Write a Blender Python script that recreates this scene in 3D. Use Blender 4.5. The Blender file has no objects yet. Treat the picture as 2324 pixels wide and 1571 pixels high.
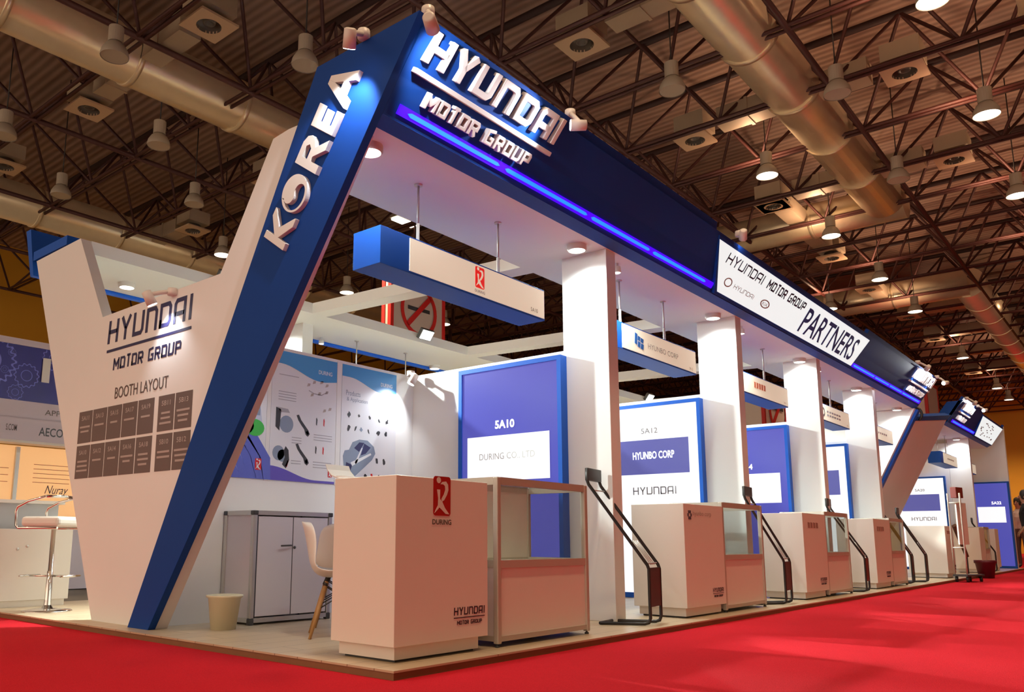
import bpy, bmesh, math, random
from mathutils import Vector, Matrix
random.seed(7)
sc = bpy.context.scene
COL = sc.collection
W, H = 2324, 1571

# ------------------------------------------------------------------ camera, world, exposure
cam_d = bpy.data.cameras.new('camera'); cam = bpy.data.objects.new('camera', cam_d); COL.objects.link(cam)
YAW, PITCH, ROLL, FPX, PX, PY = 0.716453663, 0.169853896, 0.00603267, 1869.606, 1007.79, 904.70
cf = Vector((math.cos(YAW)*math.cos(PITCH), math.sin(YAW)*math.cos(PITCH), math.sin(PITCH)))
cr = Vector((math.sin(YAW), -math.cos(YAW), 0)); cu = cr.cross(cf)
ca, cs_ = math.cos(ROLL), math.sin(ROLL)
r2, u2 = cr*ca + cu*cs_, cu*ca - cr*cs_
m = Matrix((r2, u2, -cf)).transposed().to_4x4(); m.translation = (-2.85866, -2.78934, 0.648054)
cam.matrix_world = m
cam_d.sensor_fit = 'HORIZONTAL'; cam_d.sensor_width = 36.0; cam_d.lens = FPX*36.0/W
cam_d.shift_x = (W/2 - PX)/W; cam_d.shift_y = (PY - H/2)/W
cam_d.clip_start = 0.05; cam_d.clip_end = 300
sc.camera = cam

WORLD = 1.55
wd = bpy.data.worlds.new('world'); sc.world = wd; wd.use_nodes = True
# the rest of the lit hall, beyond what is built: warm, brighter behind the camera's left (-X) than across the aisle (-Y)
_nt = wd.node_tree; bg = _nt.nodes['Background']
_tc = _nt.nodes.new('ShaderNodeTexCoord'); _sp = _nt.nodes.new('ShaderNodeSeparateXYZ'); _nt.links.new(_tc.outputs['Generated'], _sp.inputs[0])
_mr = _nt.nodes.new('ShaderNodeMapRange'); _mr.inputs['From Min'].default_value = -0.35; _mr.inputs['From Max'].default_value = -0.95
_mr.inputs['To Min'].default_value = 0.0; _mr.inputs['To Max'].default_value = 1.0; _nt.links.new(_sp.outputs['X'], _mr.inputs['Value'])
_mx = _nt.nodes.new('ShaderNodeMix'); _mx.data_type = 'RGBA'; _nt.links.new(_mr.outputs[0], _mx.inputs['Factor'])
_mx.inputs['A'].default_value = (0.05, 0.02, 0.007, 1); _mx.inputs['B'].default_value = (1.0, 0.74, 0.54, 1)
_nt.links.new(_mx.outputs['Result'], bg.inputs[0]); bg.inputs[1].default_value = WORLD
sc.view_settings.view_transform = 'Standard'; sc.view_settings.look = 'None'
sc.view_settings.gamma = 1.0; sc.view_settings.exposure = 0.0
sc.view_settings.use_curve_mapping = False
sc.cycles.max_bounces = 7; sc.cycles.diffuse_bounces = 4; sc.cycles.glossy_bounces = 3
sc.cycles.transparent_max_bounces = 10; sc.cycles.sample_clamp_indirect = 4.0

# strengths of the hall and stand lamps, and of the added spots that brighten the roof
HALL_W, ROOF_FILL_W, DOWN_W, SPOT_W, FLOOD_W = 640.0, 105.0, 72.0, 42.0, 1350.0
def spot_light(loc, target, power, color, angle, blend=0.5, size=0.05, parent=None):
    d = bpy.data.lights.new('lamp_light', 'SPOT'); d.energy = power; d.color = color
    d.spot_size = math.radians(angle); d.spot_blend = blend; d.shadow_soft_size = size
    o = bpy.data.objects.new('lamp_light', d); COL.objects.link(o)
    o.rotation_euler = (Vector(target) - Vector(loc)).to_track_quat('-Z', 'Y').to_euler()
    o.location = loc
    if parent is not None:
        o.parent = parent; o.location = Vector(loc) - ROOT.get(parent.name, Vector((0, 0, 0)))
    return o

# ------------------------------------------------------------------ materials
def srgb(r, g, b):
    f = lambda c: (c/255/12.92) if c/255 <= 0.04045 else ((c/255+0.055)/1.055)**2.4
    return (f(r), f(g), f(b), 1)
MATS = {}
def mat(name, col, rough=0.5, metal=0.0, noise=0.0, nscale=8.0, bump=0.0, bscale=60.0, emit=None, estr=1.0, spec=0.5):
    if name in MATS: return MATS[name]
    m = bpy.data.materials.new(name); m.use_nodes = True
    nt = m.node_tree; p = nt.nodes['Principled BSDF']
    p.inputs['Base Color'].default_value = col; p.inputs['Roughness'].default_value = rough
    p.inputs['Metallic'].default_value = metal; p.inputs['Specular IOR Level'].default_value = spec
    if noise or bump:
        tc = nt.nodes.new('ShaderNodeTexCoord')
    if noise:
        nz = nt.nodes.new('ShaderNodeTexNoise'); nz.inputs['Scale'].default_value = nscale; nz.inputs['Detail'].default_value = 4
        nt.links.new(tc.outputs['Object'], nz.inputs['Vector'])
        mx = nt.nodes.new('ShaderNodeMix'); mx.data_type = 'RGBA'
        mx.inputs['A'].default_value = tuple(c*(1-noise) for c in col[:3]) + (1,)
        mx.inputs['B'].default_value = tuple(min(1, c*(1+noise)) for c in col[:3]) + (1,)
        nt.links.new(nz.outputs['Fac'], mx.inputs['Factor']); nt.links.new(mx.outputs['Result'], p.inputs['Base Color'])
    if bump:
        nb = nt.nodes.new('ShaderNodeTexNoise'); nb.inputs['Scale'].default_value = bscale
        nt.links.new(tc.outputs['Object'], nb.inputs['Vector'])
        b = nt.nodes.new('ShaderNodeBump'); b.inputs['Strength'].default_value = bump; b.inputs['Distance'].default_value = 0.01
        nt.links.new(nb.outputs['Fac'], b.inputs['Height']); nt.links.new(b.outputs['Normal'], p.inputs['Normal'])
    if emit is not None:
        p.inputs['Emission Color'].default_value = emit; p.inputs['Emission Strength'].default_value = estr
    MATS[name] = m
    return m
SOFFIT = mat('soffit_lifted_white', (0.88, 0.94, 0.92, 1), 0.6)  # white lifted and cooled: neutral light put into the colour against red carpet bounce
WHITE = mat('white_laminate', (0.82, 0.83, 0.82, 1), 0.45, noise=0.02, nscale=3)
WHITE2 = mat('counter_laminate', (0.78, 0.73, 0.66, 1), 0.40, noise=0.02, nscale=4)
BLUE = mat('blue_laminate', (0.008, 0.055, 0.28, 1), 0.5, noise=0.05, nscale=5, spec=0.12)
SIGNBLUE = mat('bright_blue_paint', (0.014, 0.105, 0.52, 1), 0.45, spec=0.2)
LETTER = mat('white_foam_letter', (0.82, 0.80, 0.76, 1), 0.5)
NAVYINK = mat('navy_ink', (0.022, 0.022, 0.09, 1), 0.5)
BLUEINK = mat('blue_ink', (0.010, 0.065, 0.42, 1), 0.5)
GREYINK = mat('grey_ink', (0.11, 0.085, 0.08, 1), 0.6)
DARKINK = mat('dark_ink', (0.03, 0.03, 0.035, 1), 0.6)
LIGHTINK = mat('pale_ink', (0.42, 0.36, 0.34, 1), 0.6)
REDINK = mat('red_ink', (0.55, 0.012, 0.012, 1), 0.5)
ALU = mat('aluminium', (0.62, 0.61, 0.58, 1), 0.38, metal=0.7)
ALUMATT = mat('matt_aluminium_profile', (0.52, 0.47, 0.40, 1), 0.5, metal=0.25)
DARKGREY = mat('dark_grey_plastic', (0.05, 0.05, 0.05, 1), 0.5)
BLACK = mat('black_metal', (0.018, 0.015, 0.014, 1), 0.42)
CHROME = mat('chrome', (0.85, 0.84, 0.82, 1), 0.12, metal=1.0)
LILAC = mat('cabinet_panel', (0.74, 0.70, 0.72, 1), 0.5)
PLASTIC = mat('white_chair_plastic', (0.80, 0.76, 0.70, 1), 0.35)
BEECH = mat('beech_wood', (0.42, 0.22, 0.075, 1), 0.5, noise=0.25, nscale=14)
CREAMBIN = mat('cream_plastic', (0.74, 0.68, 0.46, 1), 0.45)
STEELRED = mat('rust_red_steel', (0.055, 0.012, 0.009, 1), 0.6, noise=0.3, nscale=2)
STEELDARK = mat('dark_red_steel', (0.028, 0.008, 0.007, 1), 0.65)
DUCT = mat('galvanised_duct', (0.95, 0.80, 0.56, 1), 0.28, metal=0.5, noise=0.12, nscale=3, bump=0.25, bscale=7)
DUCTBOX = mat('painted_duct', (0.50, 0.40, 0.28, 1), 0.5, metal=0.2, noise=0.1, nscale=3)
LAMPGREY = mat('lamp_housing', (0.42, 0.36, 0.28, 1), 0.5)
DULLLENS = mat('unlit_lens', (0.50, 0.42, 0.32, 1), 0.35)
LITLENS = mat('lit_lens', (1, 1, 1, 1), 0.5, emit=(1.0, 0.92, 0.72, 1), estr=6.0)
DLENS = mat('downlight_lens', (1, 1, 1, 1), 0.5, emit=(1.0, 0.98, 0.93, 1), estr=5.0)
SPOTLENS = mat('spot_lens', (1, 1, 1, 1), 0.4, emit=(0.95, 0.98, 1.0, 1), estr=12.0)
CREAMLIT = mat('backlit_cream_panel', (0.72, 0.66, 0.55, 1), 0.4, emit=(1.0, 0.85, 0.62, 1), estr=0.42)
WHITELIT = mat('backlit_white_panel', (0.22, 0.22, 0.22, 1), 0.35, emit=(0.98, 0.98, 1.0, 1), estr=0.95)
FASCIALIT = mat('backlit_fascia_panel', (0.25, 0.25, 0.25, 1), 0.4, emit=(0.95, 1.0, 0.99, 1), estr=0.84)
BLUELIT = mat('backlit_blue_panel', (0.02, 0.02, 0.12, 1), 0.25, emit=(0.085, 0.088, 0.46, 1), estr=0.85)
WHITETEXTLIT = mat('backlit_white_text', (0.9, 0.9, 0.9, 1), 0.4, emit=(1, 1, 1, 1), estr=1.1)
LEDV = mat('violet_led_diffuser', (0.05, 0.01, 0.5, 1), 0.4, emit=(0.055, 0.0, 1.0, 1), estr=1.15)
LEDC = mat('cyan_led_tube', (0.05, 0.2, 0.8, 1), 0.4, emit=(0.0, 0.20, 1.0, 1), estr=1.5)
YELLOW = mat('yellow_hall_paint', (0.80, 0.40, 0.03, 1), 0.7, noise=0.06, nscale=0.6)
POSTERW = mat('poster_paper', (0.74, 0.76, 0.80, 1), 0.4)
SKYBLUE = mat('poster_blue', (0.045, 0.25, 0.56, 1), 0.4)
PURPLE = mat('poster_purple', (0.11, 0.08, 0.42, 1), 0.4)
PSTEEL = mat('poster_steel_print', (0.22, 0.27, 0.36, 1), 0.5)
PGREEN = mat('poster_green', (0.05, 0.42, 0.06, 1), 0.5)
PORANGE = mat('poster_orange', (0.72, 0.20, 0.03, 1), 0.5)
PYELLOW = mat('poster_yellow', (0.75, 0.55, 0.05, 1), 0.5)
PSTRIPE = mat('poster_blue_stripe', (0.10, 0.13, 0.50, 1), 0.5)
PPALE = mat('poster_pale_blue', (0.50, 0.55, 0.70, 1), 0.5)
PGREY = mat('poster_grey_text', (0.38, 0.38, 0.42, 1), 0.5)
MAROON = mat('maroon_plastic', (0.12, 0.008, 0.02, 1), 0.45)
ORANGEWALL = mat('warm_glow_panel', (0.78, 0.50, 0.26, 1), 0.5, emit=(1.0, 0.52, 0.20, 1), estr=0.55)  # wall glows by itself, standing in for the neighbour stand's warm lamps
NAVYBANNER = mat('navy_banner', (0.014, 0.007, 0.11, 1), 0.5, noise=0.5, nscale=3)
BANNERLINE = mat('banner_line', (0.16, 0.16, 0.50, 1), 0.5)
PALEFASCIA = mat('pale_fascia', (0.62, 0.54, 0.60, 1), 0.45)
CONCRETE = mat('grey_panel', (0.45, 0.45, 0.47, 1), 0.5)
SKIN = mat('skin', (0.45, 0.22, 0.14, 1), 0.5)
BLACKCLOTH = mat('black_cloth', (0.012, 0.011, 0.014, 1), 0.85)
TANCLOTH = mat('tan_cloth', (0.30, 0.20, 0.11, 1), 0.85)
PALECLOTH = mat('pale_cloth', (0.55, 0.48, 0.47, 1), 0.85)
HAIR = mat('dark_hair', (0.02, 0.014, 0.01, 1), 0.6)

def carpet_mat():
    m = mat('red_carpet', (0.50, 0.010, 0.018, 1), 0.95, bump=0.6, bscale=220, spec=0.1)
    nt = m.node_tree; p = nt.nodes['Principled BSDF']
    tc = nt.nodes.new('ShaderNodeTexCoord')
    a = nt.nodes.new('ShaderNodeTexNoise'); a.inputs['Scale'].default_value = 0.7; a.inputs['Detail'].default_value = 6
    b = nt.nodes.new('ShaderNodeTexNoise'); b.inputs['Scale'].default_value = 140; b.inputs['Detail'].default_value = 2
    for n in (a, b): nt.links.new(tc.outputs['Object'], n.inputs['Vector'])
    ad = nt.nodes.new('ShaderNodeMath'); ad.operation = 'ADD'
    nt.links.new(a.outputs['Fac'], ad.inputs[0]); nt.links.new(b.outputs['Fac'], ad.inputs[1])
    rp = nt.nodes.new('ShaderNodeValToRGB'); rp.color_ramp.elements[0].position = 0.25; rp.color_ramp.elements[1].position = 0.8
    rp.color_ramp.elements[0].color = (0.38, 0.007, 0.014, 1); rp.color_ramp.elements[1].color = (0.66, 0.017, 0.032, 1)
    mu = nt.nodes.new('ShaderNodeMath'); mu.operation = 'MULTIPLY'; mu.inputs[1].default_value = 0.5
    nt.links.new(ad.outputs[0], mu.inputs[0]); nt.links.new(mu.outputs[0], rp.inputs['Fac'])
    nt.links.new(rp.outputs['Color'], p.inputs['Base Color'])
    return m
CARPET = carpet_mat()

def plank_mat():
    m = mat('platform_laminate', (0.5, 0.4, 0.3, 1), 0.35)
    nt = m.node_tree; p = nt.nodes['Principled BSDF']
    tc = nt.nodes.new('ShaderNodeTexCoord')
    br = nt.nodes.new('ShaderNodeTexBrick'); br.inputs['Scale'].default_value = 1.0
    br.inputs['Color1'].default_value = (0.54, 0.43, 0.29, 1); br.inputs['Color2'].default_value = (0.49, 0.385, 0.26, 1)
    br.inputs['Mortar'].default_value = (0.22, 0.15, 0.09, 1); br.inputs['Mortar Size'].default_value = 0.003
    br.inputs['Brick Width'].default_value = 1.2; br.inputs['Row Height'].default_value = 0.19
    nt.links.new(tc.outputs['Object'], br.inputs['Vector'])
    nt.links.new(br.outputs['Color'], p.inputs['Base Color'])
    return m
PLANK = plank_mat()
EDGEWOOD = mat('platform_edge_wood', (0.20, 0.10, 0.042, 1), 0.5, noise=0.2, nscale=6)

def deck_mat():
    m = mat('roof_deck', (0.2, 0.13, 0.1, 1), 0.6)
    nt = m.node_tree; p = nt.nodes['Principled BSDF']
    tc = nt.nodes.new('ShaderNodeTexCoord')
    w = nt.nodes.new('ShaderNodeTexWave'); w.wave_type = 'BANDS'; w.bands_direction = 'X'; w.inputs['Scale'].default_value = 1.6
    nt.links.new(tc.outputs['Object'], w.inputs['Vector'])
    rp = nt.nodes.new('ShaderNodeValToRGB'); rp.color_ramp.elements[0].color = (0.24, 0.15, 0.115, 1); rp.color_ramp.elements[1].color = (0.38, 0.25, 0.19, 1)
    nt.links.new(w.outputs['Fac'], rp.inputs['Fac']); nt.links.new(rp.outputs['Color'], p.inputs['Base Color'])
    b = nt.nodes.new('ShaderNodeBump'); b.inputs['Strength'].default_value = 0.6; b.inputs['Distance'].default_value = 0.03
    nt.links.new(w.outputs['Fac'], b.inputs['Height']); nt.links.new(b.outputs['Normal'], p.inputs['Normal'])
    return m
DECK = deck_mat()

def glass_mat():
    m = bpy.data.materials.new('display_glass'); m.use_nodes = True; nt = m.node_tree
    for n in list(nt.nodes): nt.nodes.remove(n)
    out = nt.nodes.new('ShaderNodeOutputMaterial'); mix = nt.nodes.new('ShaderNodeMixShader')
    tr = nt.nodes.new('ShaderNodeBsdfTransparent'); tr.inputs[0].default_value = (0.93, 0.95, 0.94, 1)
    gl = nt.nodes.new('ShaderNodeBsdfGlossy'); gl.inputs['Roughness'].default_value = 0.03
    lw = nt.nodes.new('ShaderNodeLayerWeight'); pw = nt.nodes.new('ShaderNodeMath'); pw.operation = 'POWER'; pw.inputs[1].default_value = 4.0
    ml = nt.nodes.new('ShaderNodeMath'); ml.operation = 'MULTIPLY_ADD'; ml.inputs[1].default_value = 0.6; ml.inputs[2].default_value = 0.035
    nt.links.new(lw.outputs['Facing'], pw.inputs[0]); nt.links.new(pw.outputs[0], ml.inputs[0]); nt.links.new(ml.outputs[0], mix.inputs[0])
    nt.links.new(tr.outputs[0], mix.inputs[1]); nt.links.new(gl.outputs[0], mix.inputs[2])
    nt.links.new(mix.outputs[0], out.inputs[0])
    return m
GLASS = glass_mat()

# ------------------------------------------------------------------ mesh builder and object helpers
ROOT = {}
class MB:
    def __init__(s): s.v = []; s.f = []; s.sm = []
    def add(s, vs, fs, smooth=False):
        b = len(s.v); s.v += [Vector(v) for v in vs]; s.f += [[b+i for i in f] for f in fs]; s.sm += [smooth]*len(fs)
        return s
    def box(s, x0, x1, y0, y1, z0, z1):
        v = [(x0,y0,z0),(x1,y0,z0),(x1,y1,z0),(x0,y1,z0),(x0,y0,z1),(x1,y0,z1),(x1,y1,z1),(x0,y1,z1)]
        return s.add(v, [(0,3,2,1),(4,5,6,7),(0,1,5,4),(1,2,6,5),(2,3,7,6),(3,0,4,7)])
    def obox(s, O, u, v, n, a0, a1, b0, b1, c0, c1):
        O, u, v, n = Vector(O), Vector(u), Vector(v), Vector(n)
        P = [O+u*a+v*b+n*c for c in (c0, c1) for a, b in ((a0,b0),(a1,b0),(a1,b1),(a0,b1))]
        return s.add(P, [(0,3,2,1),(4,5,6,7),(0,1,5,4),(1,2,6,5),(2,3,7,6),(3,0,4,7)])
    def prism(s, fr, pts, c0, c1):
        O, u, v = (Vector(q) for q in fr); n = u.cross(v); k = len(pts)
        A = [O+u*a+v*b+n*c0 for a, b in pts]; B = [O+u*a+v*b+n*c1 for a, b in pts]
        area = sum(pts[i][0]*pts[(i+1)%k][1]-pts[(i+1)%k][0]*pts[i][1] for i in range(k))
        f = [list(range(k))[::-1], list(range(k, 2*k))] + [(i, (i+1)%k, k+(i+1)%k, k+i) for i in range(k)]
        if area < 0: f = [list(q)[::-1] for q in f]
        return s.add(A+B, f)
    def ring(s, fr, outer, inner, c0, c1):
        O, u, v = (Vector(q) for q in fr); n = u.cross(v); k = len(outer)
        P = [O+u*a+v*b+n*c for c in (c0, c1) for a, b in list(outer)+list(inner)]
        f = []
        for i in range(k):
            j = (i+1)%k
            f += [(2*k+i, 2*k+j, 3*k+j, 3*k+i), (i, k+i, k+j, j), (i, j, 2*k+j, 2*k+i), (k+i, 3*k+i, 3*k+j, k+j)]
        return s.add(P, f)
    def tube(s, pts, r, n=8, cap=True, smooth=True):
        pts = [Vector(p) for p in pts]; k = len(pts); rs = r if isinstance(r, (list, tuple)) else [r]*k
        vs = []; up = None
        for i, p in enumerate(pts):
            d = (pts[min(i+1, k-1)] - pts[max(i-1, 0)]).normalized()
            if up is None:
                up = d.orthogonal().normalized()
            a = (up - d*up.dot(d));
            a = a.normalized() if a.length > 1e-6 else d.orthogonal().normalized()
            up = a; b = d.cross(a)
            sc_ = 1.0
            if 0 < i < k-1:
                c = (pts[i]-pts[i-1]).normalized().dot((pts[i+1]-pts[i]).normalized()); sc_ = 1/max(0.6, math.sqrt(max(0.05, (1+c)/2)))
            for q in range(n):
                t = 2*math.pi*(q+0.5)/n; vs.append(p + (a*math.cos(t)+b*math.sin(t))*rs[i]*(sc_ if n > 4 else 1))
        fs = [(i*n+q, i*n+(q+1)%n, (i+1)*n+(q+1)%n, (i+1)*n+q) for i in range(k-1) for q in range(n)]
        b0 = len(s.v); s.add(vs, fs, smooth)
        if cap:
            s.f += [[b0+q for q in range(n)][::-1], [b0+(k-1)*n+q for q in range(n)]]; s.sm += [False, False]
        return s
    def lathe(s, c, prof, n=24, axis='Z', smooth=True):
        c = Vector(c); vs = []
        for r, h in prof:
            for q in range(n):
                t = 2*math.pi*q/n; a, b = r*math.cos(t), r*math.sin(t)
                vs.append(c + (Vector((a, b, h)) if axis == 'Z' else Vector((h, a, b)) if axis == 'X' else Vector((b, h, a))))
        k = len(prof)
        return s.add(vs, [(i*n+q, i*n+(q+1)%n, (i+1)*n+(q+1)%n, (i+1)*n+q) for i in range(k-1) for q in range(n)], smooth)
    def disc(s, c, r, n=24, axis='Z', flip=False):
        c = Vector(c)
        vs = [c + (Vector((r*math.cos(2*math.pi*q/n), r*math.sin(2*math.pi*q/n), 0)) if axis == 'Z' else Vector((0, r*math.cos(2*math.pi*q/n), r*math.sin(2*math.pi*q/n))) if axis == 'X' else Vector((r*math.sin(2*math.pi*q/n), 0, r*math.cos(2*math.pi*q/n)))) for q in range(n)]
        f = list(range(n)); return s.add(vs, [f[::-1] if flip else f])
    def build(s, name, m, parent=None, bevel=0.0, origin=None, seg=2):
        me = bpy.data.meshes.new(name)
        if parent is not None: off = ROOT[parent.name]
        elif origin is not None: off = Vector(origin)
        else:
            lo = [min(v[i] for v in s.v) for i in range(3)]; hi = [max(v[i] for v in s.v) for i in range(3)]
            off = Vector(((lo[0]+hi[0])/2, (lo[1]+hi[1])/2, lo[2]))
        me.from_pydata([tuple(v-off) for v in s.v], [], s.f)
        me.polygons.foreach_set('use_smooth', s.sm)
        me.materials.append(m); me.validate(); me.update()
        o = bpy.data.objects.new(name, me); COL.objects.link(o)
        if parent is not None: o.parent = parent; ROOT[o.name] = off
        else: o.location = off; ROOT[o.name] = off
        if bevel:
            b = o.modifiers.new('bevel', 'BEVEL'); b.width = bevel; b.segments = seg; b.limit_method = 'ANGLE'
        return o
def tag(o, label=None, cat=None, group=None, kind=None):
    if label: o['label'] = label
    if cat: o['category'] = cat
    if group: o['group'] = group
    if kind: o['kind'] = kind
    return o
def thing(name, label, cat, loc=(0, 0, 0), group=None, kind=None):
    o = bpy.data.objects.new(name, None); COL.objects.link(o); o.location = loc; o.empty_display_size = 0.1
    ROOT[o.name] = Vector(loc)
    return tag(o, label, cat, group, kind)
def struct(o): o['kind'] = 'structure'; return o
def dup(root, loc, label=None, rotz=None, group=None, skip_lights=False):
    r = root.copy(); COL.objects.link(r); r.location = loc; ROOT[r.name] = Vector(loc)
    if rotz is not None: r.rotation_euler = (0, 0, rotz)
    if label: r['label'] = label
    if group: r['group'] = group
    def rec(src, dst):
        for ch in list(src.children):
            if skip_lights and ch.type == 'LIGHT': continue
            c = ch.copy(); COL.objects.link(c); c.parent = dst; ROOT[c.name] = Vector(loc)
            rec(ch, c)
    rec(root, r)
    return r

# frames: (origin, u, v); the normal u x v points at the reader
def fx(x, y, z): return ((x, y, z), (0, -1, 0), (0, 0, 1))          # face looking to -X
def fy(x, y, z): return ((x, y, z), (1, 0, 0), (0, 0, 1))           # face looking to -Y
LEAN_Y0, LEAN_K = 2.4359, 0.6955                                    # the leaning plane y = Y0 - K z
SL = math.hypot(1, LEAN_K); LU = (0, -LEAN_K/SL, 1/SL); LV = (0, 1/SL, LEAN_K/SL)
def leany(z): return LEAN_Y0 - LEAN_K*z
def flean(x, z, out=0.0):
    n = Vector((1, 0, 0)).cross(Vector(LU)); p = Vector((x, leany(z), z)) + n*out
    return (tuple(p), (1, 0, 0), LU)

def text_pts(body, bold=0.0):
    cu_ = bpy.data.curves.new('t', 'FONT'); cu_.body = body; cu_.size = 1.0; cu_.offset = bold; cu_.resolution_u = 3; cu_.fill_mode = 'FRONT'
    o = bpy.data.objects.new('t', cu_); COL.objects.link(o)
    dg = bpy.context.evaluated_depsgraph_get(); dg.update()
    me = bpy.data.meshes.new_from_object(o.evaluated_get(dg))
    vs = [v.co.copy() for v in me.vertices]; fs = [list(p.vertices) for p in me.polygons]
    bpy.data.objects.remove(o); bpy.data.curves.remove(cu_); bpy.data.meshes.remove(me)
    return vs, fs
TCACHE = {}
def text_into(mb, body, fr, w, h, bold=0.0, c=0.002, shear=0.0):
    key = (body, bold)
    if key not in TCACHE: TCACHE[key] = text_pts(body, bold)
    vs, fs = TCACHE[key]
    x0, x1 = min(v.x for v in vs), max(v.x for v in vs); y0, y1 = min(v.y for v in vs), max(v.y for v in vs)
    O, u, v_ = (Vector(q) for q in fr); n = u.cross(v_)
    sx, sy = w/(x1-x0), h/(y1-y0)
    mb.add([O + u*((v.x-x0)*sx + shear*(v.y-y0)*sy) + v_*((v.y-y0)*sy) + n*c for v in vs], fs)
def text(name, body, fr, w, h, m, parent, bold=0.0, c=0.002, shear=0.0):
    mb = MB(); text_into(mb, body, fr, w, h, bold, c, shear)
    return mb.build(name, m, parent)

# squared technical lettering, drawn as mitred strokes on a unit cell
def glyph(ch, w, t):
    a = t/2; b = w-a; k = 0.16
    G = {'H': [[(a,0),(a,1)], [(b,0),(b,1)], [(a,.5),(b,.5)]],
         'Y': [[(a*.6,1),(w/2,.46),(w/2,0)], [(w-a*.6,1),(w/2,.46)]],
         'U': [[(a,1),(a,a),(b-k,a),(b,a+k),(b,1)]],
         'N': [[(a,0),(a,1-a),(b-k,1-a),(b,1-a-k),(b,0)]],
         'D': [[(a,a),(a,1-a),(b-k,1-a),(b,1-a-k),(b,a+k),(b-k,a),(a,a),(a,.3)]],
         'A': [[(a,0),(a,1-a-k),(a+k,1-a),(b,1-a),(b,0)], [(a,.38),(b,.38)]],
         'I': [[(w/2,0),(w/2,1)]],
         'M': [[(a,0),(a,1)], [(a,.96),(w/2,.36),(b,.96)], [(b,0),(b,1)]],
         'O': [[(a,a),(a,1-a),(b-k,1-a),(b,1-a-k),(b,a),(a,a),(a,.3)]],
         'T': [[(0,1-a),(w,1-a)], [(w/2,0),(w/2,1)]],
         'R': [[(a,0),(a,1-a),(b-k,1-a),(b,1-a-k),(b,.46),(a,.46)], [(w*.5,.46),(b,0)]],
         'G': [[(b,1-a),(a,1-a),(a,a),(b,a),(b,.48),(w*.52,.48)]],
         'P': [[(a,0),(a,1-a),(b-k,1-a),(b,1-a-k),(b,.42),(a,.42)]]}
    return G[ch]
def stroke_into(mb, fr, pl, t, sx, sy, c0, c1, shear):
    P = [Vector((x*sx, y*sy)) for x, y in pl]; n = len(P); L, R = [], []
    for i in range(n):
        d0 = (P[i]-P[i-1]).normalized() if i else None
        d1 = (P[i+1]-P[i]).normalized() if i < n-1 else None
        if d0 is None or d1 is None:
            d = d0 if d1 is None else d1; nn = Vector((-d.y, d.x)); L.append(P[i]+nn*t/2); R.append(P[i]-nn*t/2)
        else:
            n0, n1 = Vector((-d0.y, d0.x)), Vector((-d1.y, d1.x)); mm = (n0+n1)
            mm = mm/max(0.3, mm.length_squared)*2
            L.append(P[i]+mm*t/2); R.append(P[i]-mm*t/2)
    pts = L + R[::-1]
    O, u, v = (Vector(q) for q in fr); nrm = u.cross(v); k = len(pts)
    A = [O+u*(p.x+shear*p.y)+v*p.y+nrm*c0 for p in pts]; B = [O+u*(p.x+shear*p.y)+v*p.y+nrm*c1 for p in pts]
    fs = []
    for i in range(n-1):
        q = (i, i+1, k-2-i, k-1-i)
        fs += [tuple(k+j for j in q)[::-1], q]
    fs += [(i, (i+1)%k, k+(i+1)%k, k+i)[::-1] for i in range(k)]
    mb.add(A+B, [f[::-1] for f in fs])
LW = {'I': 0.34, 'M': 1.18, 'T': 0.9, ' ': 0.55}
def block_letters(s, w, h, stroke=0.24, gap=0.22):
    """cells of a word in squared lettering: (character, x, cell width in units of h)"""
    ws = [LW.get(c, 1.0) for c in s]; tot = sum(ws) + gap*(len(s)-1); k = w/tot; x = 0; out = []
    for c, q in zip(s, ws):
        out.append((c, x, q*k)); x += (q+gap)*k
    return out
def block_text(mbs, s, fr, w, h, c0, c1, stroke=0.17, shear=0.0):
    """mbs: one MB for flat printing, or a list to be filled with one MB per raised letter"""
    O, u, v = (Vector(q) for q in fr)
    for c, x, cw in block_letters(s, w, h):
        if c == ' ': continue
        mb = mbs if isinstance(mbs, MB) else MB()
        f2 = (O+u*x, u, v); t = stroke*h
        for pl in glyph(c, 1.0, 0.0):
            a = t/2/cw; b = t/2/h
            pl2 = []
            for (px, py) in pl:
                pl2.append((a + px*(1-2*a) if c != 'I' else 0.5, py*1.0 if len(pl) == 2 else b + py*(1-2*b)))
            if len(pl) > 2:
                q0, q1 = pl[0], pl[-1]
                if q0[1] in (0, 1): pl2[0] = (pl2[0][0], float(q0[1]))
                if q1[1] in (0, 1): pl2[-1] = (pl2[-1][0], float(q1[1]))
            stroke_into(mb, f2, pl2, t, cw, h, c0, c1, shear)
        if not isinstance(mbs, MB): mbs.append(mb)

def group_logo(fr, w, parent, m, c=0.002, name='lettering'):
    """flat print: big word, rule, small words; fr origin is the lower left of the rule"""
    O, u, v = (Vector(q) for q in fr)
    mb = MB(); h1 = w*0.155; h2 = w*0.078
    block_text(mb, 'HYUNDAI', (O+v*w*0.06, u, v), w, h1, c-0.0015, c, 0.17, 0.06)
    mb.obox(O, u, v, u.cross(v), 0, w, 0, w*0.018, c-0.0015, c)
    block_text(mb, 'MOTOR GROUP', (O+u*w*0.1-v*(h2+w*0.05), u, v), w*0.8, h2, c-0.0015, c, 0.19, 0.06)
    return mb.build(name, m, parent)

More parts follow.
